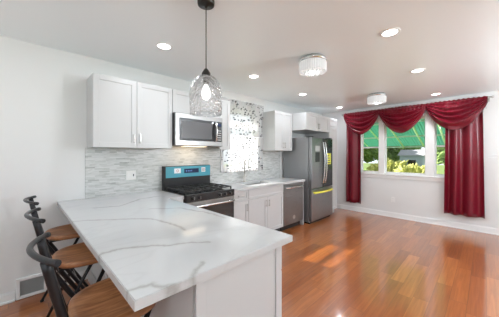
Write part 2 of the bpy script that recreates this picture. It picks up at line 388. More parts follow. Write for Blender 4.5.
def base_profile_x(bm, x0, x1, y, d=-1):   # baseboard along x on wall y
    box(bm, x0, y-0.016, 0, x1, y-0.0005, 0.085, 0.003); box(bm, x0, y-0.009, 0.085, x1, y-0.0005, 0.098, 0.002)
    box(bm, x0, y-0.03, 0, x1, y-0.016, 0.02, 0.004)
b = NB(); base_profile_x(b, X0+0.02, -0.035, WY); base_profile_x(b, 0.205, 0.55, WY); struct('baseboard_kitchen', b, M['trim'])
b = NB()
box(b, WX-0.016, Y0+0.02, 0, WX-0.0005, WY-0.02, 0.10, 0.003); box(b, WX-0.009, Y0+0.02, 0.10, WX-0.0005, WY-0.02, 0.115, 0.002)
box(b, WX-0.03, Y0+0.02, 0, WX-0.016, WY-0.02, 0.02, 0.004)
struct('baseboard_window', b, M['trim'])
# thin wall moulding right of the curtain
b = NB(); box(b, WX-0.008, Y0+0.02, 1.352, WX-0.0005, -0.02, 1.362, 0.002); box(b, WX-0.008, Y0+0.02, 1.402, WX-0.0005, -0.02, 1.412, 0.002); struct('trim_1', b, M['trim'])

# ---- triple window in the window wall
def sash(bm, axis, a0, a1, z0, z1, p0, p1, st=0.035):
    def bb(a, b_, c, d):
        if axis == 'x': box(bm, p0, a, c, p1, b_, d, 0.002)
        else: box(bm, a, p0, c, b_, p1, d, 0.002)
    bb(a0, a0+st, z0, z1); bb(a1-st, a1, z0, z1); bb(a0+st, a1-st, z0, z0+st); bb(a0+st, a1-st, z1-st, z1)
MUL = [(0.735, 0.885), (1.645, 1.765)]
b = NB()
jx0, jx1 = WX+0.0005, WX+T
z0, z1 = BW[2], BW[3]
box(b, jx0, BW[0], z0, jx1, BW[0]+0.02, z1); box(b, jx0, BW[1]-0.02, z0, jx1, BW[1], z1)
box(b, jx0, BW[0]+0.02, z1-0.02, jx1, BW[1]-0.02, z1); box(b, jx0, BW[0]+0.02, z0, jx1, BW[1]-0.02, z0+0.015)
for m0, m1 in MUL: box(b, WX+0.02, m0+0.01, z0+0.015, jx1, m1-0.01, z1-0.02)
win1 = struct('window_1', b, M['trim'])
# casing (flat boards on the wall), stool and apron
b = NB()
cw = 0.085
box(b, WX-0.022, BW[0]-cw, z0, WX-0.0005, BW[0], z1, 0.003); box(b, WX-0.022, BW[1], z0, WX-0.0005, BW[1]+cw, z1, 0.003)
box(b, WX-0.022, BW[0]-cw, z1, WX-0.0005, BW[1]+cw, z1+0.09, 0.003)
for m0, m1 in MUL: box(b, WX-0.022, m0, z0, WX+0.02, m1, z1, 0.003)
obj('window_casing', b, M['trim'], win1)
b = NB(); box(b, WX-0.04, BW[0]-cw-0.02, z0-0.028, WX-0.0005, BW[1]+cw+0.02, z0, 0.006); box(b, WX-0.018, BW[0]-cw, z0-0.10, WX-0.0005, BW[1]+cw, z0-0.028, 0.003)
obj('window_sill', b, M['trim'], win1)
lights_y = [(BW[0]+0.02, MUL[0][0]+0.01), (MUL[0][1]-0.01, MUL[1][0]+0.01), (MUL[1][1]-0.01, BW[1]-0.02)]
for i, (a0, a1) in enumerate(lights_y):
    b = NB()
    zb, zt = z0+0.016, z1-0.021
    zm = 1.60
    if i == 1:
        sash(b, 'x', a0+0.001, a1-0.001, zb, zt, WX+0.06, WX+0.095, 0.03)
    else:
        sash(b, 'x', a0+0.001, a1-0.001, zb, zm, WX+0.05, WX+0.08, 0.032)
        sash(b, 'x', a0+0.001, a1-0.001, zm-0.03, zt, WX+0.085, WX+0.115, 0.03)
    s = obj('window_sash', b, M['trim'], win1)
    b = NB(); box(b, WX+0.074, a0+0.03, zb+0.03, WX+0.078, a1-0.03, zt-0.03); obj('window_pane', b, M['pane'], s)
# kitchen window
b = NB()
kx0, kx1, kz0, kz1 = KW
box(b, kx0, WY+0.0005, kz0, kx0+0.02, WY+T, kz1); box(b, kx1-0.02, WY+0.0005, kz0, kx1, WY+T, kz1)
box(b, kx0+0.02, WY+0.0005, kz1-0.02, kx1-0.02, WY+T, kz1); box(b, kx0+0.02, WY+0.0005, kz0, kx1-0.02, WY+T, kz0+0.02)
win2 = struct('window_2', b, M['trim'])
b = NB(); sash(b, 'y', kx0+0.021, kx1-0.021, kz0+0.021, 2.0, WY+0.05, WY+0.08, 0.04); sash(b, 'y', kx0+0.021, kx1-0.021, 1.96, kz1-0.021, WY+0.085, WY+0.115, 0.04)
s = obj('window_sash', b, M['trim'], win2)
b = NB(); box(b, kx0+0.05, WY+0.081, kz0+0.05, kx1-0.05, WY+0.0845, kz1-0.05); obj('window_pane', b, M['pane'], s)
b = NB(); box(b, kx0-0.05, WY-0.018, kz0, kx0, WY-0.0005, kz1+0.06, 0.003); box(b, kx1, WY-0.018, kz0, kx1+0.05, WY-0.0005, kz1+0.06, 0.003); box(b, kx0, WY-0.018, kz1, kx1, WY-0.0005, kz1+0.06, 0.003)
box(b, kx0-0.06, WY-0.045, kz0-0.025, kx1+0.06, WY-0.0005, kz0, 0.004); obj('window_casing', b, M['trim'], win2)
# added windows in the unseen back and left walls, put in as fill light
b = NB(); sash(b, 'y', HX[0]+0.001, 2.3, HX[2]+0.001, HX[3]-0.001, Y0-0.10, Y0-0.05, 0.06); sash(b, 'y', 2.3, HX[1]-0.001, HX[2]+0.001, HX[3]-0.001, Y0-0.10, Y0-0.05, 0.06); struct('window_added_back', b, M['trim'])
b = NB(); sash(b, 'x', HY[0]+0.001, 0.4, HY[2]+0.001, HY[3]-0.001, X0-0.10, X0-0.05, 0.06); sash(b, 'x', 0.4, HY[1]-0.001, HY[2]+0.001, HY[3]-0.001, X0-0.10, X0-0.05, 0.06); struct('window_added_left', b, M['trim'])

# ------------------------------------------------------------------ outside
b = NB(); box(b, -30, -30, -0.75, 60, 40, -0.7); o = struct('ground', b, M['grass'])
# patio roof of green sheets beyond the window wall, white rafters
AX0, AX1, AZ0, AZ1 = WX+T+0.02, 9.1, 2.62, 1.70
ar = thing('patio_awning', 'green translucent patio roof on white rafters outside the triple window', 'awning', (7.6, 1.5, -0.7))
b = NB()
ny = 220; rows = []
for i in range(ny+1):
    y = -2.6+i*(7.4/ny); dz = 0.010*math.sin(y*2*PI/0.076)
    rows.append((b.verts.new((AX0, y, AZ0+dz)), b.verts.new((AX1, y, AZ1+dz)), b.verts.new((AX0, y, AZ0+dz+0.003)), b.verts.new((AX1, y, AZ1+dz+0.003))))
for p, q in zip(rows, rows[1:]):
    b.faces.new((p[0], q[0], q[1], p[1])); b.faces.new((p[2], p[3], q[3], q[2])); b.faces.new((p[1], q[1], q[3], p[3])); b.faces.new((p[0], p[2], q[2], q[0]))
obj('roof_sheet', b, M['awning'], ar)
M['strip'] = awning('pale_roof_strip', (0.7, 0.8, 0.55), (0.75, 0.9, 0.6))
for k in range(14):
    y = -2.4+k*0.54
    b = NB(); tube(b, [(AX0+0.02, y, AZ0-0.05), (AX1, y, AZ1-0.05)], 0.026, 4); obj('rafter', b, M['strip'], ar)
for xx in (AX0+1.0, AX0+2.0, AX1-0.03):
    z = AZ0+(AZ1-AZ0)*(xx-AX0)/(AX1-AX0)-0.03
    b = NB(); box(b, xx-0.02, -2.6, z-0.04, xx+0.02, 4.8, z); obj('purlin', b, M['trim'], ar)
for y in (-2.4, 4.6):
    b = NB(); box(b, AX1-0.1, y-0.05, -0.7, AX1-0.02, y+0.05, AZ1-0.06); obj('post', b, M['trim'], ar)
def blob_bm(c, r, seed, sq=(1, 1, 1), n=6, amp=0.3):
    rnd = random.Random(seed); bm = NB()
    bmesh.ops.create_icosphere(bm, subdivisions=n, radius=1)
    import mathutils.noise as mn
    off = Vector((rnd.random()*50, rnd.random()*50, rnd.random()*50))
    for v in bm.verts:
        d = v.co.normalized(); k = 1+amp*(mn.noise(d*3+off)+0.7*mn.noise(d*9+off)+0.6*mn.noise(d*22+off)+0.3*mn.noise(d*45+off))
        v.co = Vector((c[0]+d.x*r*sq[0]*k, c[1]+d.y*r*sq[1]*k, c[2]+d.z*r*sq[2]*k))
    return bm
def tree(loc, h, r, m, label, seed):
    t = thing('tree', label, 'tree', (loc[0], loc[1], -0.7), 'trees in the yard')
    b = NB(); tube(b, [(loc[0], loc[1], -0.7), (loc[0]+0.05, loc[1], h*0.5), (loc[0], loc[1]+0.05, h)], [0.16, 0.12, 0.06], 10); obj('trunk', b, M['bark'], t)
    obj('crown', blob_bm((loc[0], loc[1], h), r, seed, (1, 1, 0.95)), m, t)
tree((15.5, 6.6), 2.6, 2.0, M['leaf'], 'leafy green tree seen through the left window pane beside the curtain', 1)
tree((19.0, 4.6), 2.4, 1.5, M['leaf'], 'distant green tree behind the middle window pane', 2)
tree((13.5, 0.1), 1.9, 1.5, M['leaf'], 'green tree seen through the right window pane', 3)
tree((24.5, 0.6), 2.8, 2.4, M['leaf'], 'tall far green tree right of the blue-grey shed', 5)
for i, (x, y, r, lab) in enumerate([(11.6, 4.6, 0.8, 'yellow-green bush outside the left window pane'), (14.3, 3.75, 0.95, 'sunlit yellow bush at lower left of the middle window pane'), (11.7, 2.1, 0.85, 'yellow-green bush low in the centre of the middle window pane'), (10.3, 0.1, 0.5, 'yellow-green bush outside the right window pane')]):
    o = obj('bush', blob_bm((x, y, -0.7+r*0.9), r, 20+i, (1, 1, 0.95), 6, 0.38), M['leaf_y' if i else 'leaf'], None, (x, y, -0.7)); tag(o, lab, 'bush', 'bushes in the yard')
sh = thing('shed', 'pale blue-grey shed beyond the lawn through the middle window pane', 'shed', (16.5, 2.6, -0.7))
b = NB(); box(b, 16, 2.5, -0.7, 17.5, 3.6, 1.35); obj('shed_body', b, M['siding'], sh)
b = NB(); vsn = [b.verts.new(p) for p in ((15.9, 2.4, 1.35), (17.6, 2.4, 1.35), (17.6, 3.7, 1.35), (15.9, 3.7, 1.35), (16.75, 2.4, 1.7), (16.75, 3.7, 1.7))]
for q in ((0,1,4),(2,3,5),(0,4,5,3),(1,2,5,4),(0,3,2,1)): b.faces.new([vsn[i] for i in q])
obj('shed_roof', b, M['roofing'], sh)
b = NB(); box(b, 15.98, 2.8, 0.7, 16, 3.2, 1.1); obj('shed_window', b, M['glassblack'], sh)
# ------------------------------------------------------------------ cabinets
def shaker(bm, x0, x1, z0, z1, yf, t=0.02, st=0.055):
    """door facing -Y, front face at yf"""
    box(bm, x0, yf, z0, x0+st, yf+t, z1, 0.0015); box(bm, x1-st, yf, z0, x1, yf+t, z1, 0.0015)
    box(bm, x0+st, yf, z0, x1-st, yf+t, z0+st, 0.0015); box(bm, x0+st, yf, z1-st, x1-st, yf+t, z1, 0.0015)
    box(bm, x0+st-0.001, yf+0.009, z0+st-0.001, x1-st+0.001, yf+t-0.002, z1-st+0.001)
def pull_v(x, zc, yf, L_=0.11):
    bm = NB(); y = yf-0.028
    box(bm, x-0.006, y, zc-L_/2, x+0.006, y+0.008, zc+L_/2, 0.002)
    for z in (zc-L_/2+0.012, zc+L_/2-0.012): box(bm, x-0.005, y+0.008, z-0.005, x+0.005, yf, z+0.005)
    return bm
def pull_h(xc, z, yf, L_=0.11):
    bm = NB(); y = yf-0.028
    box(bm, xc-L_/2, y, z-0.006, xc+L_/2, y+0.008, z+0.006, 0.002)
    for x in (xc-L_/2+0.012, xc+L_/2-0.012): box(bm, x-0.005, y+0.008, z-0.005, x+0.005, yf, z+0.005)
    return bm
def upper(name, label, x0, x1, z0, z1, yfront, doors, handles, group='white upper cabinets', yb=WY-0.002):
    t = thing(name, label, 'cabinet', ((x0+x1)/2, yb, z0), group)
    yf = yfront+0.021
    b = NB(); box(b, x0, yf, z0, x1, yb, z1, 0.0015); obj('cabinet_body', b, M['cab'], t)
    for (a, c), h in zip(doors, handles):
        b = NB(); shaker(b, a+0.002, c-0.002, z0+0.002, z1-0.002, yfront); d = obj('cabinet_door', b, M['cab'], t)
        if h is not None:
            obj('handle', pull_v(h[0], h[1], yfront), M['nickel'], d)
    return t
ZT, ZB = 2.272, 1.492
YF = WY-0.33
upper('upper_cabinet', 'white two-door wall cabinet left of the microwave', 0.541, 1.417, ZB, ZT, YF, [(0.541, 0.977), (0.977, 1.417)], [(0.945, 1.60), (1.012, 1.60)])
upper('upper_cabinet', 'short white wall cabinet directly above the microwave', 1.421, 2.183, 1.965, ZT, YF, [(1.421, 1.802), (1.802, 2.183)], [(1.775, 2.035), (1.83, 2.035)])
upper('upper_cabinet', 'narrow white wall cabinet between the microwave and the kitchen window', 2.187, 2.40, ZB, ZT, YF, [(2.187, 2.40)], [None])
upper('upper_cabinet', 'white two-door wall cabinet between the kitchen window and the fridge', 3.52, 4.095, ZB, ZT, YF, [(3.52, 3.808), (3.808, 4.095)], [(3.78, 1.60), (3.836, 1.60)])
upper('upper_cabinet', 'deep white wall cabinet above the fridge', 4.10, 5.085, 1.92, ZT, 2.545, [(4.10, 4.592), (4.592, 5.085)], [(4.565, 2.02), (4.62, 2.02)])
# pantry
pt = thing('pantry_cabinet', 'tall white pantry cabinet right of the fridge', 'cabinet', (5.30, WY-0.002, 0))
b = NB(); box(b, 5.09, 2.567, 0.10, 5.50, WY-0.002, ZT, 0.002); box(b, 5.10, 2.62, 0, 5.49, WY-0.002, 0.10); obj('cabinet_body', b, M['cab'], pt)
b = NB(); shaker(b, 5.094, 5.496, 2.075, ZT-0.003, 2.546); obj('cabinet_door', b, M['cab'], pt)
b = NB(); shaker(b, 5.094, 5.496, 0.11, 2.07, 2.546); d = obj('cabinet_door', b, M['cab'], pt)
obj('handle', pull_v(5.13, 1.1, 2.546, 0.16), M['nickel'], d)

# base cabinets on the kitchen wall
CT0, CT1 = 0.876, 0.914
BF = 2.586      # door front plane
def base_body(bm, x0, x1, yf, yb):
    box(bm, x0, yf, 0.10, x1, yb, CT0-0.001, 0.0015)
bc = thing('drawer_cabinet', 'narrow white base cabinet with a drawer, right of the stove', 'cabinet', (2.36, WY, 0), 'white base cabinets')
b = NB(); base_body(b, 2.19, 2.525, BF+0.021, WY-0.002); obj('cabinet_body', b, M['cab'], bc)
b = NB(); box(b, 2.19, BF+0.08, 0, 2.525, BF+0.095, 0.099); obj('toe_kick', b, M['cab_dark'], bc)
b = NB(); shaker(b, 2.193, 2.522, 0.715, 0.865, BF, st=0.035); d = obj('drawer', b, M['cab'], bc); obj('handle', pull_h(2.357, 0.79, BF), M['nickel'], d)
b = NB(); shaker(b, 2.193, 2.522, 0.105, 0.708, BF); d = obj('cabinet_door', b, M['cab'], bc); obj('handle', pull_v(2.49, 0.60, BF), M['nickel'], d)
bc = thing('sink_cabinet', 'white two-door base cabinet under the sink', 'cabinet', (2.97, WY, 0), 'white base cabinets')
b = NB()
box(b, 2.527, BF+0.021, 0.10, 2.545, WY-0.002, CT0-0.001); box(b, 3.39, BF+0.021, 0.10, 3.412, WY-0.002, CT0-0.001); box(b, 2.545, BF+0.021, 0.10, 3.39, WY-0.002, 0.118)
box(b, 2.545, BF+0.021, 0.118, 3.39, BF+0.04, CT0-0.001)
obj('cabinet_body', b, M['cab'], bc)
b = NB(); box(b, 2.527, BF+0.08, 0, 3.412, BF+0.095, 0.099); obj('toe_kick', b, M['cab_dark'], bc)
b = NB(); shaker(b, 2.530, 3.409, 0.715, 0.865, BF, st=0.035); obj('false_drawer_front', b, M['cab'], bc)
for a, c, hx in ((2.530, 2.967, 2.935), (2.971, 3.409, 3.003)):
    b = NB(); shaker(b, a, c, 0.105, 0.708, BF); d = obj('cabinet_door', b, M['cab'], bc); obj('handle', pull_v(hx, 0.60, BF), M['nickel'], d)
# end panel beside dishwasher
b = NB(); box(b, 4.052, BF, 0, 4.072, WY-0.002, CT0-0.001, 0.001); tag(obj('end_panel', b, M['cab'], None, (4.06, 2.9, 0)), 'thin white cabinet end panel between the dishwasher and the fridge', 'panel')
# dishwasher
dw = thing('dishwasher', 'stainless steel dishwasher under the counter near the fridge', 'dishwasher', (3.73, 2.9, 0))
b = NB(); box(b, 3.424, BF+0.03, 0.10, 4.046, WY-0.04, 0.868); obj('tub_body', b, M['black'], dw)
b = NB(); box(b, 3.424, BF+0.07, 0.0, 4.046, BF+0.09, 0.099); obj('toe_kick', b, M['cab_dark'], dw)
b = NB(); box(b, 3.424, BF-0.006, 0.105, 4.046, BF+0.028, 0.868, 0.004); dd = obj('door_panel', b, M['steel'], dw)
b = NB(); y = BF-0.05; tube(b, [(3.46, BF-0.006, 0.80), (3.465, y, 0.80), (3.55, y-0.008, 0.80), (3.92, y-0.008, 0.80), (4.005, y, 0.80), (4.01, BF-0.006, 0.80)], 0.013, 12); obj('handle', b, M['steel_handle'], dd)
b = NB(); lathe(b, [(0.04, 0), (0.04, 0.0006)], (3.735, BF-0.0062, 0.22), 24, 'y'); obj('round_sticker', b, M['ventgrey'], dd)

# ---- countertops
b = NB()
PX0, PX1, PY0 = 0.279, 1.207, 0.845
pts = [(PX0, PY0), (PX1, PY0), (PX1, 2.556), (1.408, 2.556), (1.408, WY-0.012), (PX0, WY-0.002)]
vb = [b.verts.new((x, y, CT0)) for x, y in pts]; vt = [b.verts.new((x, y, CT1)) for x, y in pts]
b.faces.new(vb[::-1]); b.faces.new(vt); n = len(pts)
sf = [b.faces.new((vb[i], vb[(i+1) % n], vt[(i+1) % n], vt[i])) for i in range(n)]
bmesh.ops.bevel(b, geom=[e for e in b.edges if all(v in vt for v in e.verts)], offset=0.003, segments=2, affect='EDGES')
o = obj('countertop', b, M['quartz'], None, (PX0, PY0, CT0)); tag(o, 'white grey-veined quartz peninsula countertop in the foreground', 'countertop', 'quartz countertops')
SK = (2.66, 3.27, 2.72, 3.04)
b = NB()
cx0, cx1, cy0, cy1 = 2.184, 4.085, 2.556, WY-0.012
xs = [cx0, SK[0], SK[1], cx1]; ys = [cy0, SK[2], SK[3], cy1]
gv = {}
for zi, z in enumerate((CT0, CT1)):
    for i, x in enumerate(xs):
        for j, y in enumerate(ys): gv[i, j, zi] = b.verts.new((x, y, z))
for i in range(3):
    for j in range(3):
        if (i, j) == (1, 1): continue
        b.faces.new([gv[k] for k in ((i, j, 1), (i+1, j, 1), (i+1, j+1, 1), (i, j+1, 1))]); b.faces.new([gv[k] for k in ((i, j, 0), (i, j+1, 0), (i+1, j+1, 0), (i+1, j, 0))])
for i in range(3):
    for j in (0, 3): b.faces.new([gv[i, j, 0], gv[i+1, j, 0], gv[i+1, j, 1], gv[i, j, 1]]); b.faces.new([gv[j, i, 0], gv[j, i+1, 0], gv[j, i+1, 1], gv[j, i, 1]])
for a, c in (((1, 1), (2, 1)), ((2, 1), (2, 2)), ((2, 2), (1, 2)), ((1, 2), (1, 1))): b.faces.new([gv[(*a, 0)], gv[(*c, 0)], gv[(*c, 1)], gv[(*a, 1)]])
o = obj('countertop', b, M['quartz'], None, (cx0, cy0, CT0)); tag(o, 'white quartz countertop around the sink, right of the stove', 'countertop', 'quartz countertops')
# sink
sk = thing('sink', 'stainless undermount sink below the kitchen window', 'sink', (2.96, 2.88, 0.66))
b = NB()
a0, a1, c0, c1 = SK[0]-0.006, SK[1]+0.006, SK[2]-0.006, SK[3]+0.006; zt = CT0-0.001; zb = 0.68
def shell(bm, x0, x1, y0, y1, zb, zt, th=0.004):
    o_ = [bm.verts.new(p) for p in ((x0,y0,zt),(x1,y0,zt),(x1,y1,zt),(x0,y1,zt))]; p_ = [bm.verts.new(p) for p in ((x0+.02,y0+.02,zb),(x1-.02,y0+.02,zb),(x1-.02,y1-.02,zb),(x0+.02,y1-.02,zb))]
    q_ = [bm.verts.new(p) for p in ((x0-th,y0-th,zt),(x1+th,y0-th,zt),(x1+th,y1+th,zt),(x0-th,y1+th,zt))]; r_ = [bm.verts.new(p) for p in ((x0+.02-th,y0+.02-th,zb-th),(x1-.02+th,y0+.02-th,zb-th),(x1-.02+th,y1-.02+th,zb-th),(x0+.02-th,y1-.02+th,zb-th))]
    for i in range(4):
        j = (i+1) % 4
        bm.faces.new((o_[i], p_[i], p_[j], o_[j])); bm.faces.new((q_[i], q_[j], r_[j], r_[i])); bm.faces.new((o_[i], o_[j], q_[j], q_[i]))
    bm.faces.new(p_); bm.faces.new(r_[::-1])
shell(b, a0, a1, c0, c1, zb, zt)
obj('basin', b, M['steel_light'], sk)
b = NB(); lathe(b, [(0.04, 0.0), (0.045, 0.003), (0.03, 0.004), (0.0001, 0.002)], (2.96, 2.90, zb+0.0005), 24); obj('drain', b, M['chrome'], sk)
# faucet
fx, fy = 2.93, 3.105
fc = thing('faucet', 'tall brushed steel gooseneck faucet behind the sink', 'faucet', (fx, fy, CT1))
b = NB(); lathe(b, [(0.027, 0.0), (0.027, 0.012), (0.019, 0.02), (0.017, 0.14), (0.012, 0.15)], (fx, fy, CT1+0.0005), 20)
path = [(fx, fy, CT1+0.14), (fx, fy, CT1+0.36)] + [(fx, fy-0.05*(1-math.cos(t)), CT1+0.36+0.05*math.sin(t)) for t in [PI*i/10 for i in range(1, 11)]] + [(fx, fy-0.10, CT1+0.34)]
tube(b, path, 0.0115, 12); obj('spout', b, M['nickel'], fc)
b = NB(); lathe(b, [(0.014, 0), (0.017, 0.02), (0.017, 0.09), (0.012, 0.1)], (fx, fy-0.10, CT1+0.245), 16); obj('spray_head', b, M['nickel'], fc)
b = NB(); tube(b, [(fx+0.015, fy, CT1+0.09), (fx+0.05, fy, CT1+0.10), (fx+0.085, fy-0.01, CT1+0.135)], [0.009, 0.007, 0.006], 10); obj('lever', b, M['nickel'], fc)

# backsplash
b = NB()
box(b, 0.526, WY-0.010, CT1+0.0005, KW[0]-0.06, WY-0.0005, ZB-0.0005); box(b, KW[0]-0.06, WY-0.010, CT1+0.0005, KW[1]+0.06, WY-0.0005, KW[2]-0.026)
box(b, KW[1]+0.06, WY-0.010, CT1+0.0005, 4.10, WY-0.0005, ZB-0.0005)
tag(obj('backsplash', b, M['mosaic'], None, (0.526, WY, CT1)), 'pale grey strip mosaic tile backsplash on the kitchen wall', 'backsplash')

# ---- peninsula base
pn = thing('peninsula_cabinet', 'white base cabinet carrying the peninsula countertop', 'cabinet', (0.84, 0.9, 0))
bx0, bx1, by0 = 0.545, 1.115, 0.872
b = NB(); box(b, bx0, by0, 0.0, bx1, 2.56, CT0-0.001, 0.0015); box(b, bx0, 2.56, 0.0, 1.40, WY-0.02, CT0-0.001); obj('cabinet_body', b, M['cab'], pn)
b = NB()  # end trim stiles
box(b, bx1-0.045, by0-0.008, 0.0, bx1, by0-0.0005, CT0-0.002, 0.001)
obj('corner_stile', b, M['cab'], pn)
b = NB(); box(b, bx0-0.012, by0-0.008, 0.0, bx0+0.04, by0-0.0005, CT0-0.002, 0.001); obj('corner_stile', b, M['cab'], pn)
# shaker panels on the stool side
for y0_, y1_ in ((0.89, 1.62), (1.64, 2.37), (2.39, 3.12)):
    b = NB(); xf = bx0-0.014; st = 0.06
    box(b, xf, y0_, 0.11, bx0-0.0005, y0_+st, 0.86, 0.001); box(b, xf, y1_-st, 0.11, bx0-0.0005, y1_, 0.86, 0.001)
    box(b, xf, y0_+st, 0.11, bx0-0.0005, y1_-st, 0.11+st, 0.001); box(b, xf, y0_+st, 0.86-st, bx0-0.0005, y1_-st, 0.86, 0.001)
    obj('back_panel', b, M['cab'], pn)
# doors/drawers on the kitchen side (edge visible)
for y0_, y1_ in ((0.875, 1.41), (1.415, 1.95), (1.955, 2.5)):
    b = NB(); box(b, bx1+0.0005, y0_, 0.715, bx1+0.022, y1_, 0.866, 0.0015); d = obj('drawer', b, M['cab'], pn)
    b = NB(); yc = (y0_+y1_)/2; box(b, bx1+0.042, yc-0.055, 0.785, bx1+0.05, yc+0.055, 0.797, 0.002); box(b, bx1+0.022, yc-0.045, 0.787, bx1+0.042, yc-0.037, 0.795); box(b, bx1+0.022, yc+0.037, 0.787, bx1+0.042, yc+0.045, 0.795); obj('handle', b, M['nickel'], d)
    b = NB(); box(b, bx1+0.0005, y0_, 0.11, bx1+0.022, y1_, 0.708, 0.0015); d = obj('cabinet_door', b, M['cab'], pn)
    b = NB(); yc = y1_-0.05; box(b, bx1+0.042, yc-0.006, 0.55, bx1+0.05, yc+0.006, 0.66, 0.002); box(b, bx1+0.022, yc-0.004, 0.56, bx1+0.042, yc+0.004, 0.568); box(b, bx1+0.022, yc-0.004, 0.642, bx1+0.042, yc+0.004, 0.65); obj('handle', b, M['nickel'], d)

# ------------------------------------------------------------------ stove
SX0, SX1 = 1.413, 2.177
sf_ = 2.535
st = thing('gas_stove', 'black and steel gas stove with blue protective film on its backguard', 'stove', ((SX0+SX1)/2, 2.85, 0))
b = NB(); box(b, SX0, sf_+0.03, 0.02, SX1, WY-0.014, 0.90, 0.002); obj('stove_body', b, M['black'], st)
b = NB(); box(b, SX0, sf_+0.005, 0.901, SX1, WY-0.10, 0.922, 0.004); obj('cooktop', b, M['glassblack'], st)
b = NB(); box(b, SX0, WY-0.095, 0.901, SX1, WY-0.014, 1.25, 0.006); bgd = obj('backguard', b, M['black'], st)
b = NB(); box(b, SX0+0.022, WY-0.0985, 1.085, SX1-0.008, WY-0.0955, 1.242, 0.001); obj('protective_film', b, M['film'], bgd)
b = NB(); box(b, SX0+0.30, WY-0.1005, 1.14, SX0+0.545, WY-0.0988, 1.205); obj('display', b, M['display'], bgd)
b = NB()
for k in range(4): box(b, SX0+0.33+k*0.03, WY-0.1008, 1.165, SX0+0.34+k*0.03, WY-0.1006, 1.18)
obj('display_digits', b, mat('digits', (0.1, 0.3, 0.8), 0.4, emit=(0.2, 0.5, 1.0), es=0.35), bgd)
for x0_, x1_ in ((0.145, 0.245), (0.595, 0.665)):
    b = NB(); box(b, SX0+x0_, WY-0.1005, 1.145, SX0+x1_, WY-0.0988, 1.215); sk_ = obj('sticker', b, M['sticker'], bgd)
    b = NB()
    if x0_ < 0.2: lathe(b, [(0.012, 0), (0.012, 0.0004), (0.018, 0.0004), (0.018, 0)], (SX0+0.195, WY-0.1007, 1.18), 20, 'y', caps=False)
    else:
        for k in range(3): box(b, SX0+x0_+0.008, WY-0.1008, 1.16+k*0.016, SX0+x1_-0.008, WY-0.1006, 1.166+k*0.016)
    obj('print', b, M['ink'] if x0_ > 0.2 else mat('red_print', (0.5, 0.1, 0.12), 0.5), sk_)
# burners + grates
for i, (x, y, r) in enumerate([(0.15, 2.68, 0.045), (0.15, 2.96, 0.035), (0.382, 2.82, 0.05), (0.61, 2.68, 0.04), (0.61, 2.96, 0.045)]):
    b = NB(); lathe(b, [(r+0.012, 0), (r+0.012, 0.006), (r, 0.010), (r, 0.018), (r-0.01, 0.022)], (SX0+x, y, 0.922), 20); obj('burner', b, M['iron'], st)
for k in range(3):
    b = NB(); x0_ = SX0+0.018+k*0.245; x1_ = x0_+0.238; y0_, y1_ = 2.565, 3.085; z = 0.950
    for x in (x0_+0.006, x1_-0.006): box(b, x-0.006, y0_, z, x+0.006, y1_, z+0.016, 0.002)
    for y in (y0_+0.006, (y0_+y1_)/2, y1_-0.006): box(b, x0_, y-0.006, z, x1_, y+0.006, z+0.016, 0.002)
    xm = (x0_+x1_)/2; box(b, xm-0.006, y0_, z, xm+0.006, y1_, z+0.016, 0.002)
    for y in (y0_+0.13, y1_-0.13): box(b, x0_, y-0.005, z, x1_, y+0.005, z+0.014, 0.002)
    for x in (x0_+0.006, x1_-0.006):
        for y in (y0_+0.008, y1_-0.008): box(b, x-0.007, y-0.007, 0.9225, x+0.007, y+0.007, z+0.002)
    obj('grate', b, M['iron'], st)
b = NB(); box(b, SX0, sf_-0.02, 0.835, SX1, sf_+0.028, 0.925, 0.006); cp = obj('control_panel', b, M['black'], st)
for x in (0.09, 0.18, 0.5, 0.59, 0.68):
    b = NB(); lathe(b, [(0.024, 0), (0.024, 0.008), (0.019, 0.012), (0.017, 0.032), (0.014, 0.034)], (SX0+x, sf_-0.0205, 0.878), 20, 'y')
    kn = obj('knob', b, M['black'], cp)
    b = NB(); box(b, SX0+x-0.003, sf_-0.058, 0.862, SX0+x+0.003, sf_-0.054, 0.894); obj('knob_pointer', b, M['steel_light'], kn)
b = NB(); box(b, SX0+0.004, sf_-0.012, 0.25, SX1-0.004, sf_+0.028, 0.832, 0.004); od = obj('oven_door', b, M['glassblack'], st)
b = NB(); box(b, SX0+0.004, sf_-0.014, 0.755, SX1-0.004, sf_-0.0125, 0.828, 0.0005); obj('door_trim', b, M['steel_light'], od)
b = NB(); tube(b, [(SX0+0.04, sf_-0.0145, 0.775), (SX0+0.045, sf_-0.06, 0.775), (SX0+0.12, sf_-0.068, 0.775), (SX1-0.12, sf_-0.068, 0.775), (SX1-0.045, sf_-0.06, 0.775), (SX1-0.04, sf_-0.0145, 0.775)], 0.014, 12); obj('handle', b, M['steel_handle'], od)
b = NB(); box(b, SX0+0.004, sf_-0.012, 0.06, SX1-0.004, sf_+0.028, 0.243, 0.004); obj('storage_drawer', b, M['steel'], st)

# ------------------------------------------------------------------ microwave
mw = thing('microwave', 'stainless over-the-range microwave above the stove', 'microwave', (1.80, 3.0, 1.53))
mz0, mz1 = 1.532, 1.963; my = 2.80
b = NB(); box(b, 1.421, my+0.03, mz0, 2.183, WY-0.012, mz1, 0.002); obj('microwave_body', b, M['black'], mw)
b = NB(); box(b, 1.421, my, mz0+0.004, 2.183, my+0.029, mz1-0.001, 0.004); md = obj('door_frame', b, M['steel_light'], mw)
b = NB(); box(b, 1.475, my-0.003, mz0+0.07, 2.165, my-0.0005, mz1-0.065, 0.001); obj('door_glass', b, M['glassblack'], md)
b = NB(); box(b, 1.50, my-0.0045, mz0+0.10, 1.985, my-0.0032, mz1-0.10, 0.0005); obj('door_mesh', b, mat('mesh_screen', (0.10, 0.10, 0.105), 0.35), md)
b = NB(); tube(b, [(2.045, my-0.0035, mz0+0.07), (2.045, my-0.03, mz0+0.09), (2.045, my-0.052, (mz0+mz1)/2), (2.045, my-0.03, mz1-0.09), (2.045, my-0.0035, mz1-0.07)], 0.012, 12); obj('handle', b, M['steel_handle'], md)
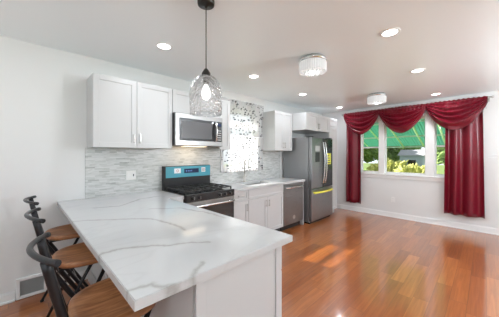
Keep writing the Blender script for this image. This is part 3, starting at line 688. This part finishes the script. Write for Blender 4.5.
b = NB(); box(b, 2.085, my-0.0046, mz1-0.13, 2.155, my-0.0032, mz1-0.09); obj('display', b, M['display'], md)
b = NB()
for r_ in range(5):
    for c_ in range(3): box(b, 2.088+c_*0.024, my-0.0044, mz0+0.09+r_*0.034, 2.104+c_*0.024, my-0.0032, mz0+0.106+r_*0.034)
obj('buttons', b, M['ventgrey'], md)
b = NB(); box(b, 1.62, 2.92, mz0-0.004, 1.98, 3.02, mz0-0.0005); obj('cooktop_light', b, mat('warm_lamp', (1, 1, 1), 0.4, emit=(1, 0.8, 0.55), es=3), mw)
ld = bpy.data.lights.new('cooktop_lamp', 'AREA'); ld.shape = 'RECTANGLE'; ld.size = 0.3; ld.size_y = 0.08; ld.energy = 0.6; ld.color = (1, 0.78, 0.52)
lo = bpy.data.objects.new('cooktop_lamp', ld); COL.objects.link(lo); lo.parent = mw; lo.location = Vector((1.80, 3.02, mz0-0.01))-ORG[mw]; lo.rotation_euler = (math.radians(25), 0, 0)

# ------------------------------------------------------------------ fridge
FX0, FX1, FYB, FYF = 4.165, 5.075, 2.535, 2.455
fr = thing('refrigerator', 'stainless french-door refrigerator with bottom freezer drawer', 'refrigerator', (4.62, 2.85, 0))
b = NB(); box(b, FX0, FYB, 0.03, FX1, WY-0.04, 1.765, 0.006); obj('fridge_body', b, M['steel_side'], fr)
b = NB(); box(b, FX0+0.02, FYB-0.02, 0.0, FX1-0.02, FYB+0.1, 0.029); obj('base_grille', b, M['black'], fr)
for x in (FX0+0.05, FX1-0.05):
    b = NB(); box(b, x-0.035, FYF+0.01, 1.766, x+0.035, FYB+0.06, 1.785, 0.004); obj('hinge_cover', b, M['black'], fr)
xm = (FX0+FX1)/2
b = NB(); box(b, FX0+0.002, FYF, 0.715, xm-0.003, FYB-0.004, 1.762, 0.012); dl = obj('fridge_door', b, M['steel'], fr)
b = NB(); box(b, FX0+0.11, FYF-0.004, 1.24, FX0+0.33, FYF-0.0005, 1.61, 0.001); dsp = obj('dispenser', b, M['steel_light'], dl)
b = NB(); box(b, FX0+0.135, FYF-0.008, 1.26, FX0+0.305, FYF-0.0042, 1.46, 0.001); obj('dispenser_recess', b, M['black'], dsp)
b = NB(); box(b, FX0+0.13, FYF-0.008, 1.49, FX0+0.31, FYF-0.0042, 1.59, 0.001); obj('dispenser_panel', b, M['ventgrey'], dsp)
b = NB(); box(b, xm+0.003, FYF, 0.715, FX1-0.002, FYB-0.004, 1.762, 0.012); dr = obj('fridge_door', b, M['steel_dark_refl'], fr); dr['label'] = 'right door with a dark reflection painted into its colour'
b = NB(); box(b, xm+0.17, FYF-0.002, 1.20, xm+0.36, FYF-0.0003, 1.44); eg = obj('energy_label', b, M['yellow'], dr)
b = NB()
for k in range(4): box(b, xm+0.19, FYF-0.0028, 1.225+k*0.05, xm+0.34-0.02*k, FYF-0.0022, 1.245+k*0.05)
obj('label_print', b, M['ink'], eg)
def curved(x, z0_, z1_, bow, s):
    zm_ = (z0_+z1_)/2
    return [(x, FYF-0.0005, z0_), (x, FYF-0.035, z0_+0.02)] + [(x+s*0.0, FYF-0.035-bow*math.sin(PI*t), z0_+0.02+(z1_-z0_-0.04)*t) for t in [i/10 for i in range(1, 10)]] + [(x, FYF-0.035, z1_-0.02), (x, FYF-0.0005, z1_)]
b = NB(); tube(b, curved(xm-0.045, 0.80, 1.68, 0.035, -1), 0.014, 12); obj('handle', b, M['steel_handle'], dl)
b = NB(); tube(b, curved(xm+0.045, 0.80, 1.68, 0.035, 1), 0.014, 12); obj('handle', b, M['steel_handle'], dr)
b = NB(); box(b, FX0+0.002, FYF, 0.06, FX1-0.002, FYB-0.004, 0.705, 0.012); fd = obj('freezer_drawer', b, M['steel'], fr)
b = NB(); zz = 0.635
path = [(FX0+0.07, FYF-0.0005, zz), (FX0+0.09, FYF-0.035, zz)] + [(FX0+0.09+(FX1-FX0-0.18)*t, FYF-0.035-0.035*math.sin(PI*t), zz) for t in [i/10 for i in range(1, 10)]] + [(FX1-0.09, FYF-0.035, zz), (FX1-0.07, FYF-0.0005, zz)]
tube(b, path, 0.02, 12); o = obj('handle', b, M['yellow'], fd); o['label'] = 'yellow film-wrapped handle'
b = NB()
for x in (FX0+0.05, FX1-0.05): box(b, x-0.02, FYB-0.01, 0.0, x+0.02, FYB+0.03, 0.031)
obj('front_foot', b, M['ventgrey'], fr)

# ------------------------------------------------------------------ sheer curtain at kitchen window
def wavy(bm, x0, x1, z0, z1, y, amp, per, nx, nz, hem=0.0, seed=0, th=0.0):
    rnd = random.Random(seed); ph = rnd.random()*6
    g = []
    for j in range(nz+1):
        t = j/nz; row = []
        for i in range(nx+1):
            s = i/nx; x = x0+(x1-x0)*s
            a = amp*(0.55+0.45*(1-t))
            yy = y+a*math.sin(2*PI*x/per+ph+0.5*math.sin(3*x+t))+0.3*a*math.sin(2*PI*x/(per*0.37)+1.3+t)
            z = z0+(z1-z0)*t + (hem*math.sin(2*PI*x/0.3) if j == 0 else 0)
            row.append(bm.verts.new((x, yy, z)))
        g.append(row)
    for a_, c_ in zip(g, g[1:]):
        for i in range(nx):
            f = bm.faces.new((a_[i], a_[i+1], c_[i+1], c_[i])); f.smooth = True
sc = thing('sheer_curtain', 'sheer white leaf-print curtain over the kitchen window', 'curtain', (2.93, 3.14, 1.1))
b = NB(); wavy(b, 2.412, 3.46, 1.10, 1.74, 3.135, 0.010, 0.085, 160, 12, 0.004, 3); obj('lower_tier', b, M['sheer'], sc)
b = NB(); wavy(b, 2.405, 3.465, 2.12, 2.385, 3.125, 0.012, 0.07, 160, 8, 0.012, 4); obj('valance', b, M['sheer'], sc)
b = NB(); wavy(b, 2.412, 3.46, 1.757, 2.15, 3.147, 0.008, 0.09, 160, 10, 0, 5); obj('middle_panel', b, M['sheer'], sc)
b = NB(); tube(b, [(2.408, 3.150, 2.362), (3.475, 3.150, 2.362)], 0.006, 8); tube(b, [(2.408, 3.158, 1.745), (3.475, 3.158, 1.745)], 0.005, 8)
for x in (2.43, 3.46):
    for z in (2.362, 1.745): box(b, x-0.004, 3.15, z-0.004, x+0.004, WY-0.0005, z+0.004)
tag(obj('curtain_rod', b, M['white_pl'], None, (2.93, 3.15, 1.74)), 'thin white rods holding the sheer kitchen curtain', 'curtain rod')

# ------------------------------------------------------------------ crimson drapes on the window wall
CXC = WX-0.105
b = NB(); tube(b, [(CXC, -0.05, 2.425), (CXC, 2.555, 2.425)], 0.011, 12)
rod = obj('curtain_rod', b, M['nickel'], None, (CXC, 1.25, 2.425)); tag(rod, 'long metal rod carrying the crimson drapes and swags', 'curtain rod')
for y in (-0.05, 2.555):
    b = NB(); s_ = -1 if y < 0 else 1
    lathe(b, [(0.0001, 0.05), (0.014, 0.044), (0.021, 0.028), (0.016, 0.01), (0.011, 0.0)], (0, 0, 0), 14)
    bmesh.ops.rotate(b, verts=b.verts, cent=(0, 0, 0), matrix=Matrix.Rotation(-s_*PI/2, 3, 'X')); bmesh.ops.translate(b, verts=b.verts, vec=(CXC, y, 2.425))
    obj('finial', b, M['nickel'], rod)
for y in (-0.03, 2.535):
    b = NB(); tube(b, [(CXC, y, 2.41), (WX-0.04, y, 2.40), (WX-0.006, y, 2.40)], 0.006, 8); box(b, WX-0.006, y-0.012, 2.36, WX-0.0005, y+0.012, 2.44); obj('bracket', b, M['nickel'], rod)
def drape(y0, y1, zb, label, seed, taper=0.0):
    rnd = random.Random(seed); bm = NB(); nx, nz = 140, 26
    per = 0.19; front, back = [], []
    for side, off in ((front, 0.0), (back, 0.003)):
        for j in range(nz+1):
            t = j/nz; row = []
            for i in range(nx+1):
                s = i/nx
                wy = 0.98+0.10*(1-t)
                yc = (y0+y1)/2; y = yc+(s-0.5)*(y1-y0)*wy + taper*(1-t)
                a = 0.042*(0.5+0.6*(1-t))
                x = CXC+0.015 - a*math.sin(2*PI*s*(y1-y0)/per+seed+0.8*math.sin(4*s+seed)+0.25*math.sin(3*t)) - 0.35*a*math.sin(2*PI*s*(y1-y0)/(per*2.7)+2*seed)
                z = zb+(2.41-zb)*t+(0.004*math.sin(s*25) if j == 0 else 0)
                row.append(bm.verts.new((x+off, y, z)))
            side.append(row)
    for g in (front, back):
        for a_, c_ in zip(g, g[1:]):
            for i in range(nx):
                f = bm.faces.new((a_[i], a_[i+1], c_[i+1], c_[i])); f.smooth = True
    for i in range(nx): bm.faces.new((front[0][i], front[0][i+1], back[0][i+1], back[0][i])); bm.faces.new((front[-1][i], front[-1][i+1], back[-1][i+1], back[-1][i]))
    for j in range(nz): bm.faces.new((front[j][0], front[j+1][0], back[j+1][0], back[j][0])); bm.faces.new((front[j][-1], front[j+1][-1], back[j+1][-1], back[j][-1]))
    o = obj('drape', bm, M['satin'], None, (CXC, (y0+y1)/2, zb)); tag(o, label, 'curtain', 'long crimson satin drapes')
drape(2.13, 2.49, 0.22, 'long crimson satin drape at the left side of the triple window', 1)
drape(0.04, 0.56, 0.27, 'long wide crimson satin drape at the right side of the triple window', 2.3)
def swag(y0, y1, drop, label, seed):
    t0 = thing('swag_valance', label, 'valance', (CXC-0.05, (y0+y1)/2, 2.42), 'crimson satin swag valances')
    bm = NB(); nu, nv = 90, 110; g = []; bot = []
    ZTOP = 2.445
    for j in range(nv+1):
        v = j/nv; row = []
        for i in range(nu+1):
            u = i/nu; c = 2*u-1
            sh = (1-abs(c)**1.9)                                   # bowl outline
            edge = 0.10+ (drop-0.10)*(sh**0.85)
            z = ZTOP - v*edge
            # fabric pulled into U shaped folds
            ph = v*5.6*2*PI + 0.5*math.sin(3*c+seed) + 0.8*math.sin(2.2*v*PI+seed) + seed
            amp = 0.078*math.sin(PI*min(1, v*1.02+0.04))**0.5*(0.25+0.75*sh)
            body = 0.055*sh*math.sin(PI*(0.12+0.75*v))
            gather = 0.010*math.sin(u*2*PI*13+seed)*(1-v)**2
            wob = 0.012*math.sin(7*c+9*v+seed)
            x = CXC-0.022 - body - amp*(1-abs(math.sin(ph/2))**0.7*1.0) - wob*sh - gather
            y = y0+(y1-y0)*u 
            zz = z - 0.012*math.sin(ph)*sh*v + (0.006*math.sin(u*2*PI*13+seed) if j == 0 else 0)
            row.append(bm.verts.new((x, y, zz)))
        g.append(row)
    bot = [vv.co.copy() for vv in g[-1]]
    for a_, c_ in zip(g, g[1:]):
        for i in range(nu):
            f = bm.faces.new((a_[i], a_[i+1], c_[i+1], c_[i])); f.smooth = True
    o = obj('swag_fabric', bm, M['satin'], t0, autofix=True)
    md_ = o.modifiers.new('t', 'SOLIDIFY'); md_.thickness = 0.003
    b = NB(); tube(b, [p+Vector((0, 0, -0.002)) for p in bot], 0.005, 6)
    for i in range(2, nu-1, 3):
        p = bot[i]; tube(b, [p, p+Vector((0, 0, -0.055))], 0.0015, 4); lathe(b, [(0.0005, -0.005), (0.0045, 0), (0.0005, 0.005)], (p.x, p.y, p.z-0.058), 6)
    o = obj('bead_fringe', b, M['fringe'], t0); o['kind'] = 'stuff'
swag(1.7285, 2.535, 0.56, 'leftmost crimson swag valance on the long rod', 0.4)
swag(0.863, 1.7275, 0.56, 'middle crimson swag valance between the two drapes', 2.1)
swag(-0.015, 0.862, 0.56, 'rightmost crimson swag valance overlapping the wide drape', 3.9)

# ------------------------------------------------------------------ bar stools
def make_stool(x, y, label):
    t = thing('bar_stool', label, 'stool', (x, y, 0), 'bar stools along the peninsula')
    SZ = 0.70
    # wooden seat: rounded trapezoid, dished
    bm = NB(); n, rr = 48, 10
    def outline(k):
        a = 2*PI*k/n; c, s = math.cos(a), math.sin(a)
        e = 0.72; ux = math.copysign(abs(c)**e, c); uy = math.copysign(abs(s)**e, s)
        return 0.182*ux, 0.215*uy*(1.0+0.10*ux)
    top, bot = [], []
    for lay, (sc_, dz) in enumerate([(0.0, -0.014), (0.3, -0.013), (0.6, -0.009), (0.85, -0.002), (0.95, 0.0), (1.0, -0.008), (1.0, -0.026), (0.94, -0.038), (0.5, -0.040), (0.0, -0.040)]):
        ring = []
        if sc_ == 0.0: ring = [bm.verts.new((x, y, SZ+dz))]
        else:
            for k in range(n):
                px, py = outline(k); dish = 0.010*(px/0.2)**2 if dz > -0.03 else 0
                ring.append(bm.verts.new((x+px*sc_, y+py*sc_, SZ+dz+dish*0)))
        top.append(ring)
    for a_, c_ in zip(top, top[1:]):
        for k in range(n):
            k2 = (k+1) % n
            if len(a_) == 1: f = bm.faces.new((a_[0], c_[k], c_[k2]))
            elif len(c_) == 1: f = bm.faces.new((a_[k2], a_[k], c_[0]))
            else: f = bm.faces.new((a_[k2], a_[k], c_[k], c_[k2]))
            f.smooth = True
    obj('seat', bm, M['seatwood'], t)
    # horn shaped back rail
    BZ = 1.02; xo = x-0.312
    pts = []
    for i in range(25):
        a = -1+2*i/24
        px = xo + 0.072*abs(a)**1.8; py = y+0.235*a*(1-0.06*abs(a)**3); pts.append((px, py, BZ-0.008*a*a))
    b = NB(); tube(b, pts, [0.0115 if 1 < i < 23 else 0.0135 for i in range(25)], 12); rail = obj('back_rail', b, M['stoolmetal'], t)
    # legs: long pair runs from back rail to the front feet, short pair from seat front to rear feet
    for s in (-1, 1):
        b = NB()
        p = bez((xo+0.040, y+s*0.165, BZ-0.008), (x-0.243, y+s*0.16, 0.86), (x-0.19, y+s*0.155, 0.655), 8)+[Vector((x+0.168, y+s*0.19, 0.012))]
        tube(b, p, [0.017]*9+[0.013], 12); lg = obj('long_leg', b, M['stoolmetal'], t)
        b = NB(); lathe(b, [(0.016, 0), (0.016, 0.012), (0.012, 0.02)], (x+0.168, y+s*0.19, 0.0), 12); obj('foot_cap', b, M['black'], lg)
        b = NB(); tube(b, [(x+0.135, y+s*0.135, SZ-0.045), (x-0.19, y+s*0.20, 0.012)], [0.013, 0.012], 12); lg = obj('short_leg', b, M['stoolmetal'], t)
        b = NB(); lathe(b, [(0.016, 0), (0.016, 0.012), (0.012, 0.02)], (x-0.19, y+s*0.20, 0.0), 12); obj('foot_cap', b, M['black'], lg)
    b = NB(); box(b, x-0.16, y-0.14, SZ-0.053, x+0.16, y-0.12, SZ-0.0405, 0.002); box(b, x-0.16, y+0.12, SZ-0.053, x+0.16, y+0.14, SZ-0.0405, 0.002); box(b, x-0.16, y-0.12, SZ-0.053, x-0.14, y+0.12, SZ-0.0405, 0.002); box(b, x+0.14, y-0.12, SZ-0.053, x+0.16, y+0.12, SZ-0.0405, 0.002); obj('seat_frame', b, M['stoolmetal'], t)
    f_ = (0.655-0.24)/(0.655-0.012); fx_ = x-0.195+0.363*f_; wy_ = 0.155+0.035*f_
    b = NB(); tube(b, [(fx_, y-wy_, 0.24), (fx_, y+wy_, 0.24)], 0.010, 10); obj('footrest', b, M['chrome'], t)
    f2 = (0.655-0.24)/(0.643); rx_ = x+0.135-0.325*f2; ry_ = 0.135+0.065*f2
    b = NB(); tube(b, [(rx_, y-ry_, 0.24), (rx_, y+ry_, 0.24)], 0.010, 10); obj('rear_stretcher', b, M['stoolmetal'], t)
    return t
SXC = 0.34
s0 = make_stool(SXC, 1.33, 'wooden-seat bar stool nearest the camera, partly under the counter corner')
for yy, lab in ((2.10, 'wooden-seat bar stool in the middle of the row of three'), (2.80, 'wooden-seat bar stool farthest away, next to the wall')):
    c = copy_tree(s0); c.location.y = yy; c['label'] = lab

# ------------------------------------------------------------------ wall plates, vent
def plate(name, label, cx, cz, w_, h_, axis, duplex=True):
    t = thing(name, label, 'outlet', ((cx, WY-0.01, cz) if axis == 'y' else (WX, cx, cz)), 'wall outlets')
    b = NB()
    if axis == 'y': box(b, cx-w_/2, WY-0.016, cz-h_/2, cx+w_/2, WY-0.0105, cz+h_/2, 0.002)
    else: box(b, WX-0.006, cx-w_/2, cz-h_/2, WX-0.0005, cx+w_/2, cz+h_/2, 0.002)
    obj('cover_plate', b, M['white_pl'], t); return t
t = plate('wall_outlet', 'white double outlet plate on the mosaic backsplash', 1.012, 1.15, 0.118, 0.118, 'y')
b = NB(); box(b, 0.968, WY-0.018, 1.115, 1.000, WY-0.0162, 1.185, 0.001); obj('socket', b, M['trim'], t)
b = NB(); box(b, 1.024, WY-0.018, 1.115, 1.056, WY-0.0162, 1.185, 0.001); s2 = obj('switch', b, M['trim'], t)
b = NB(); box(b, 1.034, WY-0.020, 1.135, 1.046, WY-0.0182, 1.165, 0.0005); obj('switch_toggle', b, M['ink'], s2)
t = plate('wall_outlet', 'small white outlet low on the window wall below the windows', 1.475, 0.40, 0.072, 0.115, 'x')
for z in (0.375, 0.425):
    b = NB(); box(b, WX-0.0085, 1.46, z-0.014, WX-0.0062, 1.49, z+0.014, 0.001); s2 = obj('socket', b, M['trim'], t)
    b = NB(); box(b, WX-0.0092, 1.468, z-0.006, WX-0.0086, 1.470, z+0.006); box(b, WX-0.0092, 1.480, z-0.006, WX-0.0086, 1.482, z+0.006); obj('slot', b, M['ink'], s2)
vt_ = thing('wall_vent', 'white and grey air vent low on the wall behind the stools', 'vent', (0.085, WY, 0))
b = NB(); vx0, vx1, vz0, vz1 = -0.03, 0.20, 0.005, 0.205; fw = 0.028
box(b, vx0, WY-0.028, vz0, vx0+fw, WY-0.0005, vz1, 0.003); box(b, vx1-fw, WY-0.028, vz0, vx1, WY-0.0005, vz1, 0.003); box(b, vx0+fw, WY-0.028, vz0, vx1-fw, WY-0.0005, vz0+fw, 0.003); box(b, vx0+fw, WY-0.028, vz1-fw, vx1-fw, WY-0.0005, vz1, 0.003)
obj('vent_frame', b, M['trim'], vt_)
b = NB(); box(b, vx0+fw, WY-0.006, vz0+fw, vx1-fw, WY-0.0005, vz1-fw)
for k in range(12):
    z = vz0+fw+0.005+k*0.0118; box(b, vx0+fw, WY-0.022, z, vx1-fw, WY-0.006, z+0.003)
obj('vent_grille', b, M['ventgrey'], vt_)

# ------------------------------------------------------------------ ceiling lights
def downlight(x, y, label):
    t = thing('recessed_light', label, 'ceiling light', (x, y, CH), 'round recessed ceiling lights')
    b = NB(); lathe(b, [(0.062, -0.0005), (0.062, -0.008), (0.078, -0.008), (0.084, -0.003), (0.084, -0.0005)], (x, y, CH), 32, caps=False); obj('trim_ring', b, M['trim'], t)
    b = NB(); lathe(b, [(0.061, -0.001), (0.061, -0.006), (0.0001, -0.0062)], (x, y, CH), 32); obj('diffuser', b, M['lampface'], t)
    l = bpy.data.lights.new('downlight', 'AREA'); l.shape = 'DISK'; l.size = 0.12; l.energy = LAMP_W; l.color = LAMP_COL
    lo = bpy.data.objects.new('downlight', l); COL.objects.link(lo); lo.parent = t; lo.location = (0, 0, -0.012)
    return t
DL = [(1.06, 2.335, 'recessed ceiling light left of the glass pendant, above the peninsula'),
      (2.383, 2.335, 'recessed ceiling light above the stove, right of the pendant'),
      (3.746, 2.40, 'small recessed ceiling light in front of the cabinet left of the fridge'),
      (5.415, 2.45, 'farthest recessed ceiling light, near the corner above the left drape'),
      (2.417, 0.62, 'largest recessed ceiling light, at upper right over the open floor'),
      (3.779, 0.645, 'recessed ceiling light between the two crystal lights on the right'),
      (5.495, 0.655, 'recessed ceiling light just in front of the crimson swags')]
for x, y, lab in DL: downlight(x, y, lab)
for x, y in ((-0.6, 1.4), (0.9, -1.2), (2.9, -1.2), (4.9, -1.2), (-1.4, -0.6)): downlight(x, y, 'added recessed fill light, unseen behind the camera')  # extra downlights added out of view to brighten the room

def crystal_light(x, y, label):
    t = thing('crystal_ceiling_light', label, 'ceiling light', (x, y, CH), 'crystal drum ceiling lights')
    b = NB(); lathe(b, [(0.135, -0.0005), (0.135, -0.02), (0.158, -0.022), (0.162, -0.035), (0.158, -0.052), (0.148, -0.054)], (x, y, CH), 48); obj('chrome_rim', b, M['chrome'], t)
    b = NB(); lathe(b, [(0.125, -0.055), (0.125, -0.150), (0.0001, -0.152)], (x, y, CH), 40); obj('glowing_core', b, mat('core_glow', (0.6, 0.6, 0.6), 0.5, emit=(1, 0.99, 0.97), es=0.45), t)
    nC = 36; proto = None
    for k in range(nC):
        a = 2*PI*k/nC
        if proto is None:
            b = NB(); r = 0.0125
            ring = []
            for z, s in ((-0.055, 0.6), (-0.065, 1), (-0.158, 1), (-0.172, 0.25)):
                ring.append([b.verts.new((x+0.144+r*s*math.cos(q*PI/3), y+r*s*math.sin(q*PI/3), CH+z)) for q in range(6)])
            for p_, q_ in zip(ring, ring[1:]):
                for q in range(6): b.faces.new((p_[q], p_[(q+1) % 6], q_[(q+1) % 6], q_[q]))
            b.faces.new(ring[0]); b.faces.new(ring[-1][::-1])
            proto = obj('crystal_prism', b, M['crystal'], t)
        else:
            c = proto.copy(); COL.objects.link(c); c.parent = t; c.rotation_euler = (0, 0, a)
    pb = None
    for rr_, nn in ((0.04, 6), (0.09, 12)):
        for k in range(nn):
            a = 2*PI*k/nn
            if pb is None:
                b = NB(); bmesh.ops.create_icosphere(b, subdivisions=1, radius=0.016); bmesh.ops.translate(b, verts=b.verts, vec=(x, y, CH-0.166)); 
                pb = obj('crystal_drop', b, M['crystal'], t); pb.location = (rr_, 0, 0)
            else:
                c = pb.copy(); COL.objects.link(c); c.parent = t; c.location = (rr_*math.cos(a), rr_*math.sin(a), 0)
    l = bpy.data.lights.new('crystal_lamp', 'AREA'); l.shape = 'DISK'; l.size = 0.07; l.energy = 3.0; l.color = (1, 0.98, 0.95)
    lo = bpy.data.objects.new('crystal_lamp', l); COL.objects.link(lo); lo.parent = t; lo.location = (0, 0, -0.156)
crystal_light(2.43, 1.42, 'larger-looking crystal drum light, nearer of the two on the ceiling')
crystal_light(4.72, 1.43, 'farther crystal drum light, close to the crimson swags')

# pendant
px, py = 0.968, 1.437
pd = thing('pendant_light', 'hammered glass dome pendant hanging over the peninsula', 'pendant light', (px, py, CH))
b = NB(); lathe(b, [(0.062, -0.0005), (0.062, -0.012), (0.060, -0.03), (0.050, -0.036), (0.012, -0.038), (0.008, -0.05)], (px, py, CH), 32); obj('canopy', b, M['blackmetal'], pd)
b = NB(); tube(b, [(px, py, CH-0.04), (px, py, 2.035)], 0.0035, 8); obj('cord', b, M['blackmetal'], pd)
b = NB(); lathe(b, [(0.006, 2.045), (0.016, 2.035), (0.032, 2.01), (0.034, 1.985), (0.030, 1.97), (0.022, 1.965), (0.020, 1.93), (0.016, 1.925)], (px, py, 0), 24); obj('socket', b, M['blackmetal'], pd)
b = NB()
prof = []
for i in range(37):
    t_ = i/36; ang = t_*PI/2
    if t_ < 0.62: 
        q = t_/0.62; r = 0.028+0.092*math.sin(q*PI/2)**0.85; z = 1.992-0.125*(1-math.cos(q*PI/2))-0.03*q
    else:
        q = (t_-0.62)/0.38; r = 0.120-0.004*q; z = 1.837-0.130*q
    prof.append((r, z))
import mathutils.noise as mn
n_ = 96; rings = []
for th in (0.0, 0.003):
    for r, z in prof:
        ring = []
        for k in range(n_):
            a = 2*PI*k/n_; cx_, cy_ = math.cos(a), math.sin(a)
            d_ = mn.voronoi(Vector((cx_*r, cy_*r, z))*34)[0]; rr_ = r-th-0.0045*(d_[0]) + 0.001
            ring.append(b.verts.new((px+rr_*cx_, py+rr_*cy_, z)))
        rings.append(ring)
np_ = len(prof)
for base in (0, np_):
    for i in range(np_-1):
        for k in range(n_):
            f = b.faces.new((rings[base+i][k], rings[base+i][(k+1) % n_], rings[base+i+1][(k+1) % n_], rings[base+i+1][k])); f.smooth = True
for k in range(n_): b.faces.new((rings[np_-1][k], rings[np_-1][(k+1) % n_], rings[-1][(k+1) % n_], rings[-1][k])); b.faces.new((rings[0][k], rings[np_][k], rings[np_][(k+1) % n_], rings[0][(k+1) % n_]))
obj('lamp_shade', b, M['shade'], pd)
b = NB(); lathe(b, [(0.012, 1.925), (0.015, 1.915), (0.030, 1.88), (0.033, 1.855), (0.026, 1.83), (0.012, 1.818), (0.0005, 1.815)], (px, py, 0), 24); obj('bulb', b, M['bulb'], pd)
l = bpy.data.lights.new('pendant_lamp', 'POINT'); l.energy = 1.2; l.shadow_soft_size = 0.035; l.color = (1, 0.96, 0.9)
lo = bpy.data.objects.new('pendant_lamp', l); COL.objects.link(lo); lo.parent = pd; lo.location = (0, 0, 1.77-CH)

# made-up uplighters, added out of view to bounce fill light off the ceiling
def fill_torchiere(x, y, label, watts):
    t = thing('added_fill_lamp', label, 'added fill lamp', (x, y, 0))
    b = NB(); lathe(b, [(0.14, 0), (0.14, 0.015), (0.03, 0.03), (0.012, 0.05)], (x, y, 0), 28); obj('base', b, M['blackmetal'], t)
    b = NB(); tube(b, [(x, y, 0.05), (x, y, 1.72)], 0.011, 10); obj('pole', b, M['blackmetal'], t)
    b = NB(); lathe(b, [(0.02, 1.70), (0.08, 1.73), (0.16, 1.80), (0.157, 1.803), (0.078, 1.74), (0.001, 1.72)], (x, y, 0), 36); obj('bowl_shade', b, M['trim'], t)
    b = NB(); lathe(b, [(0.001, 1.725), (0.03, 1.735), (0.03, 1.78), (0.001, 1.79)], (x, y, 0), 16); obj('bulb', b, M['bulb'], t)
    l = bpy.data.lights.new('added_fill_light', 'POINT'); l.energy = watts; l.shadow_soft_size = 0.06; l.color = LAMP_COL
    lo = bpy.data.objects.new('added_fill_light', l); COL.objects.link(lo); lo.parent = t; lo.location = (0, 0, 1.815)
fill_torchiere(-1.3, -1.3, 'added fill uplighter, unseen behind the camera on the left', 75)
fill_torchiere(3.6, -1.9, 'added fill uplighter, unseen right of the camera', 260)
fill_torchiere(-1.5, 1.9, 'added fill uplighter, unseen by the left wall', 25)
